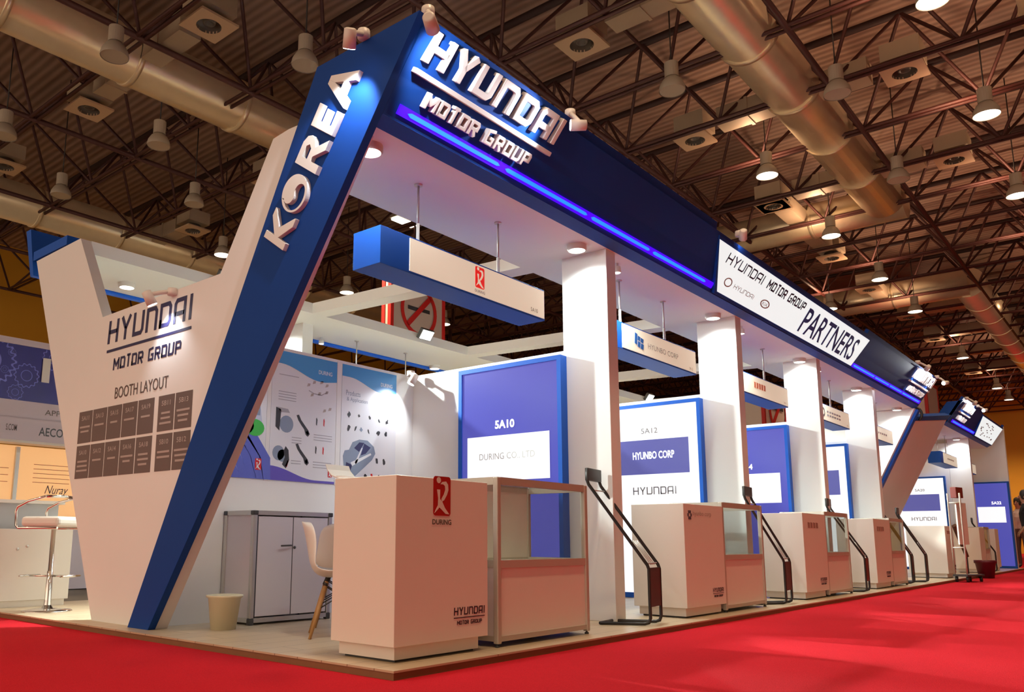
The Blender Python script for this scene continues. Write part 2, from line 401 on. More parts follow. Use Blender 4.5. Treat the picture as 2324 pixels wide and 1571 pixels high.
def arc(cx, cy, r, a0, a1, n, ry=None):
    ry = r if ry is None else ry
    return [(cx+r*math.cos(math.radians(a0+(a1-a0)*i/n)), cy+ry*math.sin(math.radians(a0+(a1-a0)*i/n))) for i in range(n+1)]
def rrect(x0, y0, x1, y1, r):
    return arc(x1-r, y0+r, r, -90, 0, 4)+arc(x1-r, y1-r, r, 0, 90, 4)+arc(x0+r, y1-r, r, 90, 180, 4)+arc(x0+r, y0+r, r, 180, 270, 4)
def runner_logo(fr, w, parent, mred, mfig, mtext, word, c=0.002):
    """red rounded tile with a pale running figure, and a word under it"""
    h = w*1.5; mb = MB(); mb.prism(fr, rrect(0, 0, w, h, w*0.12), 0, c); o = mb.build('logo_tile', mred, parent)
    f = MB(); S = lambda pts: [(x*w, y*h) for x, y in pts]
    f.prism(fr, [(w*0.30+x, h*0.90+y) for x, y in arc(0, 0, w*0.12, 0, 360, 14)[:-1]], 0, c*1.6)
    f.prism(fr, S([(.20,.66),(.38,.66),(.37,.42),(.50,.36),(.66,.20),(.92,.04),(.70,.05),(.46,.16),(.34,.21),(.22,.14),(.06,.06),(.12,.13),(.26,.26),(.27,.44)]), 0, c*1.6)
    f.prism(fr, S([(.40,.80),(.50,.86),(.72,.88),(.84,.80),(.86,.66),(.78,.54),(.62,.40),(.50,.36),(.46,.42),(.60,.54),(.68,.66),(.66,.76),(.56,.80)]), 0, c*1.6)
    f.build('logo_figure', mfig, parent)
    O, u, v = (Vector(q) for q in fr)
    if word: text('lettering', word, (O-u*w*0.05-v*w*0.34, u, v), w*1.1, w*0.2, mtext, parent, 0.02, c)

# ------------------------------------------------------------------ hall shell
struct(MB().box(-16, 62, -18, 28, -0.15, -0.012).build('floor', mat('concrete_floor', (0.13, 0.105, 0.08, 1), 0.7, noise=0.2, nscale=0.8)))
tag(MB().box(-5.0, 60, -4.6, 5.6, -0.012, 0.0).build('aisle_carpet', CARPET), 'bright red carpet covering the aisle around the platform', 'carpet')
struct(MB().box(-8, 62, -14, 28, 10.75, 10.9).build('ceiling', DECK))
struct(MB().box(-2, 62, 27.0, 27.3, 0, 10.75).build('wall_north', YELLOW))
struct(MB().box(60.0, 60.3, -14, 27.0, 0, 10.75).build('wall_east', YELLOW))

# steel space frame under the deck: one welded structure
sf = thing('roof_frame', 'rust red double layer steel space frame carrying the hall roof', 'roof frame', (25, 8, 8.7))
XS = [0.98+2.21*k for k in range(-3, 27)]; YS = [0.99+2.05*j for j in range(-7, 13)]; ZL, ZU = 8.8, 10.35
for i, x in enumerate(XS):
    b = MB()
    for dx in (-0.07, 0.07): b.tube([(x+dx, YS[0], ZL), (x+dx, YS[-1], ZL)], 0.036, 6)
    b.build('lower_chord', STEELRED, sf)
    xu = x+1.105
    MB().tube([(xu, YS[0]+1.02, ZU), (xu, YS[-1]-1.02, ZU)], 0.075, 6).build('upper_chord', STEELDARK, sf)
    d = MB()
    for j in range(len(YS)-1):
        up = (xu, YS[j]+1.025, ZU)
        for (a, c) in ((x, YS[j]), (x, YS[j+1]), (x+2.21, YS[j]), (x+2.21, YS[j+1])):
            if a <= XS[-1]: d.tube([(a, c, ZL), up], 0.034, 5, cap=False)
    d.build('diagonal_bracing', STEELRED, sf)
for j, y in enumerate(YS):
    if j % 2 == 1:
        MB().tube([(XS[0], y, ZL), (XS[-1], y, ZL)], 0.055, 6).build('cross_chord', STEELRED, sf)

# ------------------------------------------------------------------ air ducts with branches
def duct(label, p0, p1, r, axis, group='round ventilation ducts under the roof', elbow=None, into=None):
    p0, p1 = Vector(p0), Vector(p1)
    t = into or thing('air_duct', label, 'duct', tuple((p0+p1)/2), group)
    b = MB().tube([p0, p1] + ([elbow] if elbow else []), r, 28); b.build('duct_body', DUCT, t)
    n = int((p1-p0).length/2.2); d = (p1-p0).normalized()
    for i in range(1, n):
        q = p0+d*(2.2*i)
        MB().tube([q-d*0.05, q+d*0.05], r*1.05, 28).build('joint_band', DUCT, t)
    return t
def branch(t, x, ya, yb, z=9.0, along='Y'):
    """rectangular branch from the duct ending in a square plate with a round outlet"""
    sgn = 1 if yb > ya else -1; e = yb - sgn*0.55
    if along == 'Y':
        lo, hi = min(ya, e), max(ya, e); bx = MB().box(x-0.2, x+0.2, lo, hi, z-0.12, z+0.26); cx, cy = x, yb
        mid = (lo+hi)/2; bx.box(x-0.22, x+0.22, mid-0.03, mid+0.03, z-0.14, z+0.28)
    else:
        lo, hi = min(ya, e), max(ya, e); bx = MB().box(lo, hi, x-0.2, x+0.2, z-0.12, z+0.26); cx, cy = yb, x
    br = bx.build('branch_box', DUCTBOX, t)
    MB().box(cx-0.31, cx+0.31, cy-0.31, cy+0.31, z-0.02, z+0.30).build('plenum_box', DUCTBOX, t)
    fr = ((cx-0.34, cy+0.34, z-0.20), (1, 0, 0), (0, -1, 0))
    k = 24; out = []
    for i in range(k):
        a = 2*math.pi*i/k; c_, s_ = math.cos(a), math.sin(a); q = 0.34/max(abs(c_), abs(s_)); out.append((0.34+c_*q, 0.34+s_*q))
    inn = [(0.34+0.2*math.cos(2*math.pi*i/k), 0.34+0.2*math.sin(2*math.pi*i/k)) for i in range(k)]
    pl = MB().ring(fr, out, inn, -0.04, 0.0).build('outlet_plate', mat('outlet_plate_paint', (0.62, 0.44, 0.28, 1), 0.5), t)
    MB().lathe((cx, cy, z-0.18), [(0.2, -0.02), (0.2, 0.14), (0.12, 0.14), (0.10, 0.03), (0.07, 0.03), (0.06, 0.14), (0.0, 0.14)], 20).build('outlet_cone', mat('outlet_dark', (0.10, 0.075, 0.055, 1), 0.5), t)
d1 = duct('large round silver duct at upper right that turns left into a pinkish cross duct', (3.5, 1.72, 9.15), (19.0, 1.72, 9.15), 0.52, 'X')
for x in (8.1, 12.5, 16.95):
    branch(d1, x, 2.0, 3.75); branch(d1, x, 1.4, -0.13)
d2 = duct('round silver duct crossing the dark roof at upper left behind the tall blue leg', (-3.0, 10.3, 9.1), (12.5, 10.3, 9.1), 0.5, 'X')
for x in (3.75, 8.1):
    branch(d2, x, 10.0, 8.05); branch(d2, x, 10.6, 12.13)
d3 = duct('round silver duct farthest left, seen low above the white wall top', (1.0, 18.45, 9.05), (20.0, 18.45, 9.05), 0.5, 'X')
branch(d3, 8.6, 18.1, 16.2); branch(d3, 3.7, 18.1, 16.0)
d4 = duct('', (19.35, 1.3, 9.1), (19.35, 7.2, 9.1), 0.46, 'Y', into=d1)
branch(d4, 3.72, 19.1, 16.9+0.1, along='X'); branch(d4, 3.8, 19.6, 21.9, along='X')
d5 = duct('far duct whose pinkish cross piece lies above the white fascia sign, then runs right', (28.1, 1.3, 9.1), (28.1, 8.0, 9.1), 0.46, 'Y')
branch(d5, 3.8, 27.8, 25.9, along='X')
d6 = duct('', (28.1, 1.35, 9.1), (58.0, 1.35, 9.1), 0.5, 'X', into=d5)
d7 = duct('round silver duct cut by the upper right corner of the picture', (8.0, -2.35, 9.1), (27.0, -2.35, 9.1), 0.5, 'X')
for x in (30.5, 34.9, 39.3, 43.7):
    branch(d6, x, 1.6, 3.6)

# ------------------------------------------------------------------ hall high-bay lamps
def make_bay(lit, up=True):
    t = thing('high_bay_lamp', 'x', 'lamp', (0, 0, 8.0), 'high bay lamps under the roof frame')
    MB().lathe((0, 0, 8.0), [(0.21, 0.0), (0.215, 0.02), (0.20, 0.10), (0.15, 0.19), (0.10, 0.24), (0.0, 0.25)], 24).build('reflector', LAMPGREY, t)
    MB().disc((0, 0, 8.01), 0.205, 24, flip=True).build('lens', LITLENS if lit else DULLLENS, t)
    MB().lathe((0, 0, 8.24), [(0.0, 0), (0.115, 0.0), (0.115, 0.26), (0.0, 0.26)], 20, smooth=False).build('ballast_housing', LAMPGREY, t)
    MB().tube([(0, 0, 8.5), (0, 0, 10.76)], 0.012, 6).build('hanger_rod', BLACK, t)
    if lit: spot_light((0, 0, 7.97), (0, 0, 0), HALL_W if up else 2.2*HALL_W, (1.0, 0.70, 0.42), 84 if up else 155, 0.7, 0.15, t)
    if lit and up: spot_light((0.35, 0.35, 8.35), (0.35, 0.35, 12), ROOF_FILL_W, (1.0, 0.60, 0.36), 165, 0.5, 0.1, t)  # added upward spot beside the lamp, put in to brighten the roof deck
    return t
LIT = [((13.38, -1.16), 'lit high bay lamp hanging at upper right, largest glowing disc in the roof'),
       ((9.28, -1.11), 'lit high bay lamp cut by the top edge of the picture at right'),
       ((13.36, 2.63), 'lit high bay lamp left of the large silver duct'),
       ((17.76, 2.67), 'lit high bay lamp just under the pinkish cross duct'),
       ((22.2, 2.65), 'lit high bay lamp above the word on the white fascia sign'),
       ((26.55, 2.65), 'lit high bay lamp just under the second pinkish cross duct'),
       ((24.5, 4.65), 'small lit high bay lamp touching the top edge of the white fascia sign'),
       ((35.4, 2.76), 'lit high bay lamp left above the far end of the first fascia'),
       ((44.1, 2.74), 'distant lit high bay lamp above the second fascia spotlight'),
       ((48.3, 2.78), 'most distant lit high bay lamp at the right edge'),
       ((8.95, 15.27), 'lit high bay lamp left of the slanted white wall edge, above the notch'),
       ((8.96, 10.97), 'lit high bay lamp touching the right edge of the tall blue leg'),
       ((13.33, 15.24), 'lit high bay lamp seen under the first blue hanging sign'),
       ((18.03, 15.42), 'lit high bay lamp seen right of the red and white no smoking box')]
DULL = [((9.1, 2.65), 'unlit high bay lamp near the top centre, left of the large duct'),
        ((4.67, 6.72), 'unlit high bay lamp left of the top of the blue leg'),
        ((4.60, 10.95), 'unlit high bay lamp hanging below the upper left duct'),
        ((4.44, 14.7), 'unlit high bay lamp at left just above the lower duct'),
        ((6.6, 12.9), 'unlit high bay lamp beside the slanted white wall edge'),
        ((2.53, 12.8), 'unlit high bay lamp cut by the left edge of the picture'),
        ((2.59, 8.78), 'unlit high bay lamp in front of the upper left duct'),
        ((10.98, 0.61), 'unlit high bay lamp touching the right side of the large duct'),
        ((15.3, 0.65), 'unlit high bay lamp right of the far end of the large duct')]
OUTSIDE = [(4.9, -1.1), (0.5, -1.1), (-4.0, -1.1), (-4.0, 3.2), (4.9, -5.4), (22.2, -1.1), (30.9, -1.1), (-4.0, 7.0), (17.8, -1.1)]
bay = make_bay(True); first = True
north = make_bay(True, False); north_used = False
for (x, y), lab in LIT:
    if y > 8:
        if not north_used: north.location = (x, y, 8.0); north['label'] = lab; north_used = True
        else: dup(north, (x, y, 8.0), lab)
    elif first: bay.location = (x, y, 8.0); bay['label'] = lab; first = False
    else: dup(bay, (x, y, 8.0), lab)
for x, y in ((54.5, 0.6), (54.5, 5.0)): dup(north, (x, y, 8.0), 'added wide beam lamp brightening the far yellow wall')  # extra lamps put in only to brighten the east wall
for x, y in OUTSIDE: dup(bay, (x, y, 8.0), 'lit high bay lamp over the aisle outside the picture')
dull = make_bay(False); first = True
for (x, y), lab in DULL:
    if first: dull.location = (x, y, 8.0); dull['label'] = lab; first = False
    else: dup(dull, (x, y, 8.0), lab)

# hanging no-smoking boxes
def smoke_box(x0, x1, y0, y1, z0, z1, label, sign=True, ztop=10.76):
    t = thing('no_smoking_box', label, 'sign', ((x0+x1)/2, (y0+y1)/2, z0), 'hanging no smoking boxes')
    MB().box(x0+.02, x1-.02, y0+.02, y1-.02, z0+.01, z1-.01).build('box_body', mat('box_white', (0.70, 0.62, 0.58, 1), 0.5), t)
    q = 0.1
    for xx in (x0, x1-q):
        for yy in (y0, y1-q): MB().box(xx, xx+q, yy, yy+q, z0, z1).build('red_edge', REDINK, t)
    MB().box(x0+q, x1-q, y0, y0+.05, z1-q, z1).build('red_edge', REDINK, t); MB().box(x0, x0+.05, y0+q, y1-q, z1-q, z1).build('red_edge', REDINK, t)
    if sign:
        w = x1-x0; cx, cz = (x0+x1)/2, (z0+z1)/2+0.08; R = w*0.33
        fr = fy(cx, y0, cz); k = 32
        s_ = MB().ring(fr, [(R*math.cos(2*math.pi*i/k), R*math.sin(2*math.pi*i/k)) for i in range(k)], [(R*.84*math.cos(2*math.pi*i/k), R*.84*math.sin(2*math.pi*i/k)) for i in range(k)], 0, 0.012)
        a = R*0.07; d = R*0.62
        s_.prism(fr, [(-d-a, -d+a), (-d+a, -d-a), (d+a, d-a), (d-a, d+a)], 0, 0.012)
        s_.build('prohibition_ring', REDINK, t)
        c = MB(); c.prism(fr, [(-R*.6, -R*.02), (-R*.05, -R*.02), (-R*.05, R*.12), (-R*.6, R*.12)], 0, 0.008); c.prism(fr, [(R*.12, R*.0), (R*.6, R*.0), (R*.6, R*.14), (R*.12, R*.14)], 0, 0.008)
        c.build('cigarette_print', DARKINK, t)
    MB().tube([((x0+x1)/2, (y0+y1)/2, z1-.02), ((x0+x1)/2, (y0+y1)/2, ztop)], 0.012, 5).build('hanging_cable', STEELDARK, t)
smoke_box(9.97, 11.85, 10.0, 10.3, 5.12, 6.62, 'red edged white no smoking box hanging behind the first blue sign', ztop=8.69)
smoke_box(21.9, 24.2, 6.0, 7.8, 3.9, 5.3, 'red edged white no smoking box seen above the third lightbox')
smoke_box(30.2, 32.2, 3.2, 4.8, 4.35, 6.4, 'pale box with red edge hanging above the far end of the first fascia', sign=False)

# flat panel lamp in the roof gap
t = thing('panel_lamp', 'flat rectangular lit panel lamp seen above the first blue hanging sign', 'lamp', (14.3, 13.78, 9.6))
MB().box(12.9, 13.7, 12.72, 12.96, 9.60, 9.68).build('lamp_panel', LITLENS, t)
MB().box(12.86, 13.74, 12.68, 13.0, 9.66, 9.74).build('lamp_frame', LAMPGREY, t)
MB().tube([(13.3, 12.84, 9.72), (13.3, 12.84, 10.75)], 0.02, 6).build('hanger_rod', STEELDARK, t)

# ------------------------------------------------------------------ platform
t = thing('booth_platform', 'low wood laminate platform carrying the whole white stand', 'platform', (11, 2.6, 0))
MB().box(0, 22.2, 0, 5.28, 0.034, 0.044).build('deck_surface', PLANK, t)
MB().box(0.004, 22.19, 0.004, 5.27, 0.0, 0.034).build('platform_edge', EDGEWOOD, t)

# ------------------------------------------------------------------ the slanted blue leg
t = thing('slanted_pylon', 'tall slanted dark blue leg with white country name, standing on the platform edge', 'slanted leg', (0.12, 2.5, 0.044))
FL = fx(0.12, 0, 0)
def fyz(x): return ((x, 0, 0), (0, -1, 0), (0, 0, 1))
leg_poly = [(2.405, 0.044), (0.0, 3.502), (0.853, 3.502), (2.672, 0.044)]
MB().prism(fyz(0.12), [(-y, z) for y, z in leg_poly], -0.055, 0).build('leg_panel', BLUE, t, bevel=0.002)
FK = ((0.12, 0, 0), LU, LV)      # u runs up the leg, v towards the back; normal u x v = -X
def kpoly(pl, name='letter', d=0.03):
    MB().prism(FK, pl, 0.0, d).build(name, LETTER, t, bevel=0.003)
def S(s0, s1, pts, b=2.243, h=0.238): return [(s0+(s1-s0)*x, b+h*y) for x, y in pts]
kpoly(S(1.327, 1.527, [(0,0),(.24,0),(.24,.40),(.76,0),(1.04,.0),(1.04,.04),(.52,.53),(1.0,.98),(1.0,1),(.72,1),(.24,.60),(.24,1),(0,1)]))
# the O: a disc with a comma-shaped hole
cO, rO = (1.660, 2.362), (0.118, 0.122)
k = 48; outer, inner = [], []
def hole(th):
    R = 0.100; a = math.radians(th)
    return R*math.cos(a), R*math.sin(a)
# comma outline in a frame whose x axis is level: half disc below an S curve
pts = []
for i in range(24): a = math.pi + math.pi*i/24; pts.append((0.100*math.cos(a), 0.100*math.sin(a)-0.006))
for i in range(12): a = math.pi*i/12; pts.append((0.050+0.050*math.cos(a), 0.050*math.sin(a)-0.006))
for i in range(12): a = -math.pi*i/12; pts.append((-0.050+0.050*math.cos(a), 0.045*math.sin(a)-0.006))
u_in = Vector((-LU[1]*-1, 0)); 
# level axis (-Y) and up axis (+Z) written in leg coordinates (u along the leg, v across it)
ey = Vector((-LU[1], -LV[1])); ez = Vector((LU[2], LV[2]))
inner = [(cO[0]+ey.x*a+ez.x*b, cO[1]+ey.y*a+ez.y*b) for a, b in pts]
angs = []
prev = None
for i in range(48):
    a0 = math.pi + 2*math.pi*i/48
    q = ey*math.cos(a0) + ez*math.sin(a0)
    outer.append((cO[0]+q.x*rO[0], cO[1]+q.y*rO[1]))
mb = MB(); mb.ring(FK, outer, inner, 0.0, 0.03); mb.build('letter', LETTER, t)
MB().prism(FK, S(1.822, 2.015, [(0,0),(.27,0),(.27,.40),(.42,.40),(.78,0),(1.1,0),(.70,.44),(.92,.56),(1,.74),(.92,.90),(.70,1),(.27,1),(.27,.82),(.62,.82),(.72,.70),(.62,.58),(.27,.58),(.269,1),(0,1)]), 0.0, 0.03).build('letter', LETTER, t)
kpoly(S(2.062, 2.205, [(0,0),(1,0),(1,.2),(.34,.2),(.34,.41),(.92,.41),(.92,.6),(.34,.6),(.34,.81),(1,.81),(1,1),(0,1)]))
MB().prism(FK, S(2.232, 2.456, [(0,0),(.25,0),(.34,.24),(.68,.24),(.77,0),(1.03,0),(.63,1),(.511,1),(.511,.74),(.62,.42),(.40,.42),(.509,.74),(.509,1),(.40,1)]), 0.0, 0.03).build('letter', LETTER, t)

# white end wall with V-shaped notch
t = thing('end_wall', 'white V-shaped end wall with printed company logo and booth layout plan', 'wall panel', (0.2, 3.2, 0.044), kind='thing')
poly = [(2.412, 0.044), (0.36, 3.19), (1.185, 3.23), (1.343, 3.216), (1.866, 2.413), (3.498, 2.396), (4.011, 3.186), (4.881, 3.175), (3.305, 0.044)]
XW = 0.178
def wq(y, z): return (XW, -2.789+(y+2.789)*1.006, 0.648+(z-0.648)*1.006)
def fw(y, z): return (wq(y, z), (0, -1, 0), (0, 0, 1))
MB().prism(fyz(XW), [(-y, z) for y, z in poly], -0.09, 0.0).build('wall_panel', WHITE, t)
group_logo(fw(3.345, 2.072), 1.197, t, NAVYINK, 0.003)
text('lettering', 'BOOTH LAYOUT', fw(3.165, 1.690), 0.76, 0.089, GREYINK, t, 0.0, 0.003)
codes_t = ['5A11', '5A13', '5A15', '5A17', '5A19', '5B11', '5B13']; codes_b = ['5A10', '5A12', '5A14', '5A16', '5A18', '5B10', '5B12']
ybs = [3.722, 3.487, 3.252, 3.020, 2.795, 2.510, 2.290, 2.085]
TILE = mat('layout_tile_grey', (0.14, 0.105, 0.10, 1), 0.55)
edges = [(3.720, 3.500), (3.488, 3.268), (3.256, 3.040), (3.028, 2.812), (2.798, 2.578), (2.520, 2.312), (2.298, 2.088)]
for row, (codes, z0, z1) in enumerate(((codes_t, 1.385, 1.640), (codes_b, 1.105, 1.366))):
    for q, (ya, yb) in enumerate(edges):
        tl = MB().obox(wq(ya, z0), (0, -1, 0), (0, 0, 1), (-1, 0, 0), 0, ya-yb, 0, z1-z0, 0, 0.0025).build('layout_tile', TILE, t)
        w = ya-yb; mb = MB()
        text_into(mb, codes[q], fw(ya-w*0.22, z1-0.075), w*0.56, 0.036, 0.02, 0.0035)
        random.seed(row*20+q)
        mb.build('tile_code', LIGHTINK, tl)
        for li in range(random.choice((1, 2, 3))):
            lw = w*random.uniform(0.45, 0.85)
            MB().obox(wq(ya-(w-lw)/2, z1-0.135-li*0.036), (0, -1, 0), (0, 0, 1), (-1, 0, 0), 0, lw, 0, 0.015, 0.0025, 0.0035).build('tile_line', LIGHTINK, tl)

# ------------------------------------------------------------------ fascias
def fascia(label, x0, x1, segs, panels, leds, words, zt=3.5, anchor=None):
    """leaning fascia; segs: blue parts (xb0,xt0,xb1,xt1) along bottom and top edge"""
    t = thing('booth_fascia', label, 'fascia', (x0, 0.3, 2.985), 'leaning fascias over the aisle')
    prof = [(0.0, 3.5), (leany(3.03), 3.03), (0.405, 2.986), (0.62, 2.986), (0.30, 3.5)]
    FP = ((0, 0, 0), (0, 1, 0), (0, 0, 1))      # normal +X
    core = [(0.02, 3.44), (leany(3.03)+0.02, 3.03), (0.404, 2.988), (0.404, 3.104), (0.55, 3.104), (0.30, 3.44)]
    b = MB()
    b.prism(FP, core, x0, x1)
    b.build('fascia_box', BLUE, t)
    MB().prism(FP, [(leany(3.03)-.002, 3.028), (0.404, 2.984), (0.404, 2.990), (leany(3.03)+.002, 3.034)], x0, x1).build('underside_lit_strip', SIGNBLUE, t)  # brighter blue strip: light caught by the underside, put into the colour
    FA = ((0, LEAN_Y0, 0), (1, 0, 0), LU)
    for (xb0, xt0, xb1, xt1) in segs:
        zs0, zs1 = 3.026*SL, zt*SL
        MB().prism(FA, [(xb0, zs0), (xb1, zs0), (xt1, zs1), (xt0, zs1)], -0.05, 0.0).build('blue_cladding', BLUE, t)
    for (xb0, xt0, xb1, xt1, za, zb) in panels:
        MB().prism(FA, [(xb0-.03, za*SL-.03), (xb1+.03, za*SL-.03), (xt1+.03, zb*SL+.03), (xt0-.03, zb*SL+.03)], -0.05, 0.03).build('sign_frame', BLUE, t)
        MB().prism(FA, [(xb0, za*SL), (xb1, za*SL), (xt1, zb*SL), (xt0, zb*SL)], 0.0, 0.034).build('backlit_panel', FASCIALIT, t)
    for (a, c) in leds:
        MB().prism(FA, [(a, 3.060*SL), (c, 3.060*SL), (c, 3.108*SL), (a, 3.108*SL)], -0.01, 0.012).build('led_diffuser', LEDV, t)
        x = a+0.1; n = 0
        while x < c-0.1:
            ln = random.uniform(0.7, 1.2); e = min(x+ln, c-0.1); zc = 3.084*SL
            MB().prism(FA, [(x, zc-.013), (e, zc-.010), (e+0.03, zc), (e, zc+.012), (x, zc+.013), (x-.03, zc)], 0.0, 0.016).build('led_tube', LEDC, t)
            x = e+0.12; n += 1
    for (xa, w) in words:
        k = w/1.34; letters = []
        block_text(letters, 'HYUNDAI', flean(xa, 3.322), w, 0.180*k if k < .95 else 0.180, 0.0, 0.045, 0.225, 0.10)
        mb = MB(); mb.prism(flean(xa-0.02, 3.258), [(0, 0), (w+.03, 0), (w+.03, 0.03), (0, 0.03)], 0.0, 0.045); letters.append(mb)
        block_text(letters, 'MOTOR GROUP', flean(xa+0.14*k, 3.142), w*0.78, 0.094, 0.0, 0.04, 0.23, 0.10)
        for i, q in enumerate(letters):
            q.build('raised_rule' if i == 7 else 'letter', LETTER, t, bevel=0.004)
    return t
random.seed(3)
f1 = fascia('long leaning dark blue fascia with violet light line and white lit sign, nearest the camera', 0.175, 13.5,
            [(0.175, 0.175, 4.66, 4.10), (9.25, 9.16, 13.5, 13.5)], [(4.70, 4.24, 9.19, 9.30, 3.062, 3.405)], [(0.26, 4.60), (9.27, 13.42)], [(0.255, 1.32), (12.1, 1.32)])
FA = ((0, LEAN_Y0, 0), (1, 0, 0), LU)
mb = MB(); block_text(mb, 'HYUNDAI', ((4.545, leany(3.285), 3.285), (1, 0, 0), LU), 0.93, 0.100, 0.034, 0.0365, 0.15, 0.0)
mb.build('sign_lettering', NAVYINK, f1); mb = MB()
block_text(mb, 'MOTOR GROUP', ((5.60, leany(3.285), 3.285), (1, 0, 0), LU), 1.16, 0.098, 0.034, 0.0365, 0.19, 0.0)
mb.build('sign_lettering', NAVYINK, f1)
text('sign_lettering', 'PARTNERS', flean(6.90, 3.100), 2.10, 0.305, BLUEINK, f1, 0.012, 0.0365)
mb = MB(); k = 24
for (cx, cz, rx, ry) in ((4.80, 3.165, 0.085, 0.045), (5.78, 3.165, 0.12, 0.045)):
    O = flean(cx, cz)
    mb.ring(O, [(rx*math.cos(2*math.pi*i/k), ry*math.sin(2*math.pi*i/k)) for i in range(k)], [(rx*.8*math.cos(2*math.pi*i/k), ry*.75*math.sin(2*math.pi*i/k)) for i in range(k)], 0.034, 0.0362)
block_text(mb, 'HYUNDAI', flean(4.95, 3.145), 0.52, 0.045, 0.034, 0.0362, 0.12, 0.0)
text_into(mb, 'KIA', flean(5.71, 3.148), 0.14, 0.038, 0.0, 0.0362)
mb.build('sign_small_print', mat('pale_grey_ink', (0.40, 0.36, 0.36, 1), 0.5), f1)
f2 = fascia('short leaning dark blue fascia of the second stand at far right', 16.05, 21.35,
            [(16.05, 16.05, 18.85, 18.35), (21.3, 21.3, 21.34, 21.34)], [(18.9, 18.45, 21.25, 21.25, 3.05, 3.42)], [(16.3, 18.8)], [(16.35, 1.05)])
mb = MB(); random.seed(9)
for _ in range(26):
    x = random.uniform(18.9, 20.9); z = random.uniform(3.1, 3.37)
    mb.prism(flean(x, z), [(0, 0), (0.12, 0), (0.12, 0.02), (0, 0.02)], 0.034, 0.0362)
mb.build('sign_small_print', PGREY, f2)

# far-side fascia, open at its near end
t = thing('rear_fascia', 'blue fascia behind the white end wall, its open end showing at left', 'fascia', (0.2, 5.0, 3.0))
MB().prism(((0, 0, 0), (0, 1, 0), (0, 0, 1)), [(4.905, 3.04), (4.97, 3.04), (5.16, 3.53), (5.06, 3.53)], 0.17, 13.5).build('outer_board', SIGNBLUE, t)
MB().box(0.17, 13.5, 4.26, 4.94, 3.19, 3.275).build('floor_board', SIGNBLUE, t)

# ------------------------------------------------------------------ roof of the stand: soffits and cross beams
PX_ = [2.807, 5.467, 8.127, 10.787]
struct_roof = thing('canopy_frame', 'white flat roof frame of the stand with open bays between its beams', 'roof', (6.8, 2.5, 2.985), kind='thing')
MB().box(0.18, 13.5, 0.405, 1.222, 2.985, 3.10).build('soffit', SOFFIT, struct_roof)
MB().box(0.27, 13.5, 4.00, 4.90, 3.07, 3.185).build('soffit', SOFFIT, struct_roof)
for x in PX_:
    MB().prism(((0, 0, 0), (0, 1, 0), (0, 0, 1)), [(1.222, 2.985), (4.0, 3.07), (4.0, 3.185), (1.222, 3.10)], x-0.06, x+0.135).build('cross_beam', SOFFIT, struct_roof)

r2_ = thing('canopy_frame', 'white flat roof strip of the second stand at far right', 'roof', (18.7, 0.9, 2.985), kind='thing')
MB().box(16.1, 21.5, 0.405, 1.40, 2.985, 3.10).build('soffit', WHITE, r2_)

# pillars
plabels = ['wide white booth pillar standing nearest the camera, beside the first blue lightbox', 'white booth pillar second from the camera, beside the white lightbox',
           'white booth pillar third from the camera, behind the second counter pair', 'white booth pillar fourth from the camera, left of the slanted white slab',
           ]
def pillar(x, label):
    t = thing('booth_pillar', label, 'pillar', (x+.073, .626, 0.044), 'white booth pillars along the aisle', kind='thing')
    MB().box(x, x+0.147, 0.415, 0.837, 0.044, 2.985).build('pillar_body', WHITE, t, bevel=0.003)
for x, l in zip(PX_, plabels): pillar(x, l)
pillar(18.85, 'white booth pillar of the second stand at far right')
t = thing('rear_pillar', 'white rear pillar behind the poster wall, brightly lit at its top', 'pillar', (2.88, 4.45, 0.044), kind='thing')
MB().box(2.93, 3.08, 4.38, 4.80, 0.044, 3.07).build('pillar_body', WHITE, t, bevel=0.003)

# partitions and poster wall
t = thing('poster_wall', 'long low white partition across the back of the booths', 'wall panel', (7, 2.55, 0.044), kind='thing')
MB().box(0.262, 13.5, 2.541, 2.60, 0.044, 2.195).build('wall_panel', WHITE, t)
sides = ['white side partition behind the first blue lightbox', 'white side partition behind the white lightbox of the second booth',
         'white side partition behind the second blue lightbox', 'white side partition behind the second white lightbox']
for x, l in zip(PX_, sides):
    t = thing('side_partition', l, 'wall panel', (x+.05, 1.7, .044), 'white partitions between booths', kind='thing')
    MB().box(x+0.002, x+0.10, 0.838, 2.540, 0.044, 2.195).build('wall_panel', WHITE, t)

# ------------------------------------------------------------------ downlights and small spots
def make_down():
    t = thing('downlight', 'x', 'lamp', (0, 0, 2.985), 'round downlights under the white soffit')
    MB().lathe((0, 0, 2.985), [(0.078, 0.0), (0.078, -0.035), (0.066, -0.045)], 24).build('trim_ring', mat('downlight_ring', (0.7, 0.68, 0.64, 1), 0.4), t)
    MB().disc((0, 0, 2.943), 0.068, 24, flip=True).build('lens', DLENS, t)
    spot_light((0, 0, 2.93), (0, 0, 0), DOWN_W, (0.93, 1.0, 0.96), 150, 0.8, 0.06, t)
    return t
downs = [((0.342, 0.60), 'round downlight nearest the camera, beside the top of the blue leg'), ((2.60, 0.56), 'round downlight in front of the first pillar top'),
         ((5.27, 0.57), 'round downlight in front of the second pillar top'), ((8.03, 0.59), 'round downlight in front of the third pillar top'),
         ((10.66, 0.60), 'round downlight in front of the fourth pillar top'), ((13.17, 0.60), 'round downlight near the far end of the long fascia'),
         ((18.70, 0.62), 'round downlight of the second stand at far right'), ((5.65, 4.80), 'round downlight under the rear soffit above the right poster')]
dn = make_down(); first = True
for (x, y), l in downs:
    zz = 2.985 if y < 2 else 3.07
    if first: dn.location = (x, y, zz); dn['label'] = l; first = False
    else: dup(dn, (x, y, zz), l)
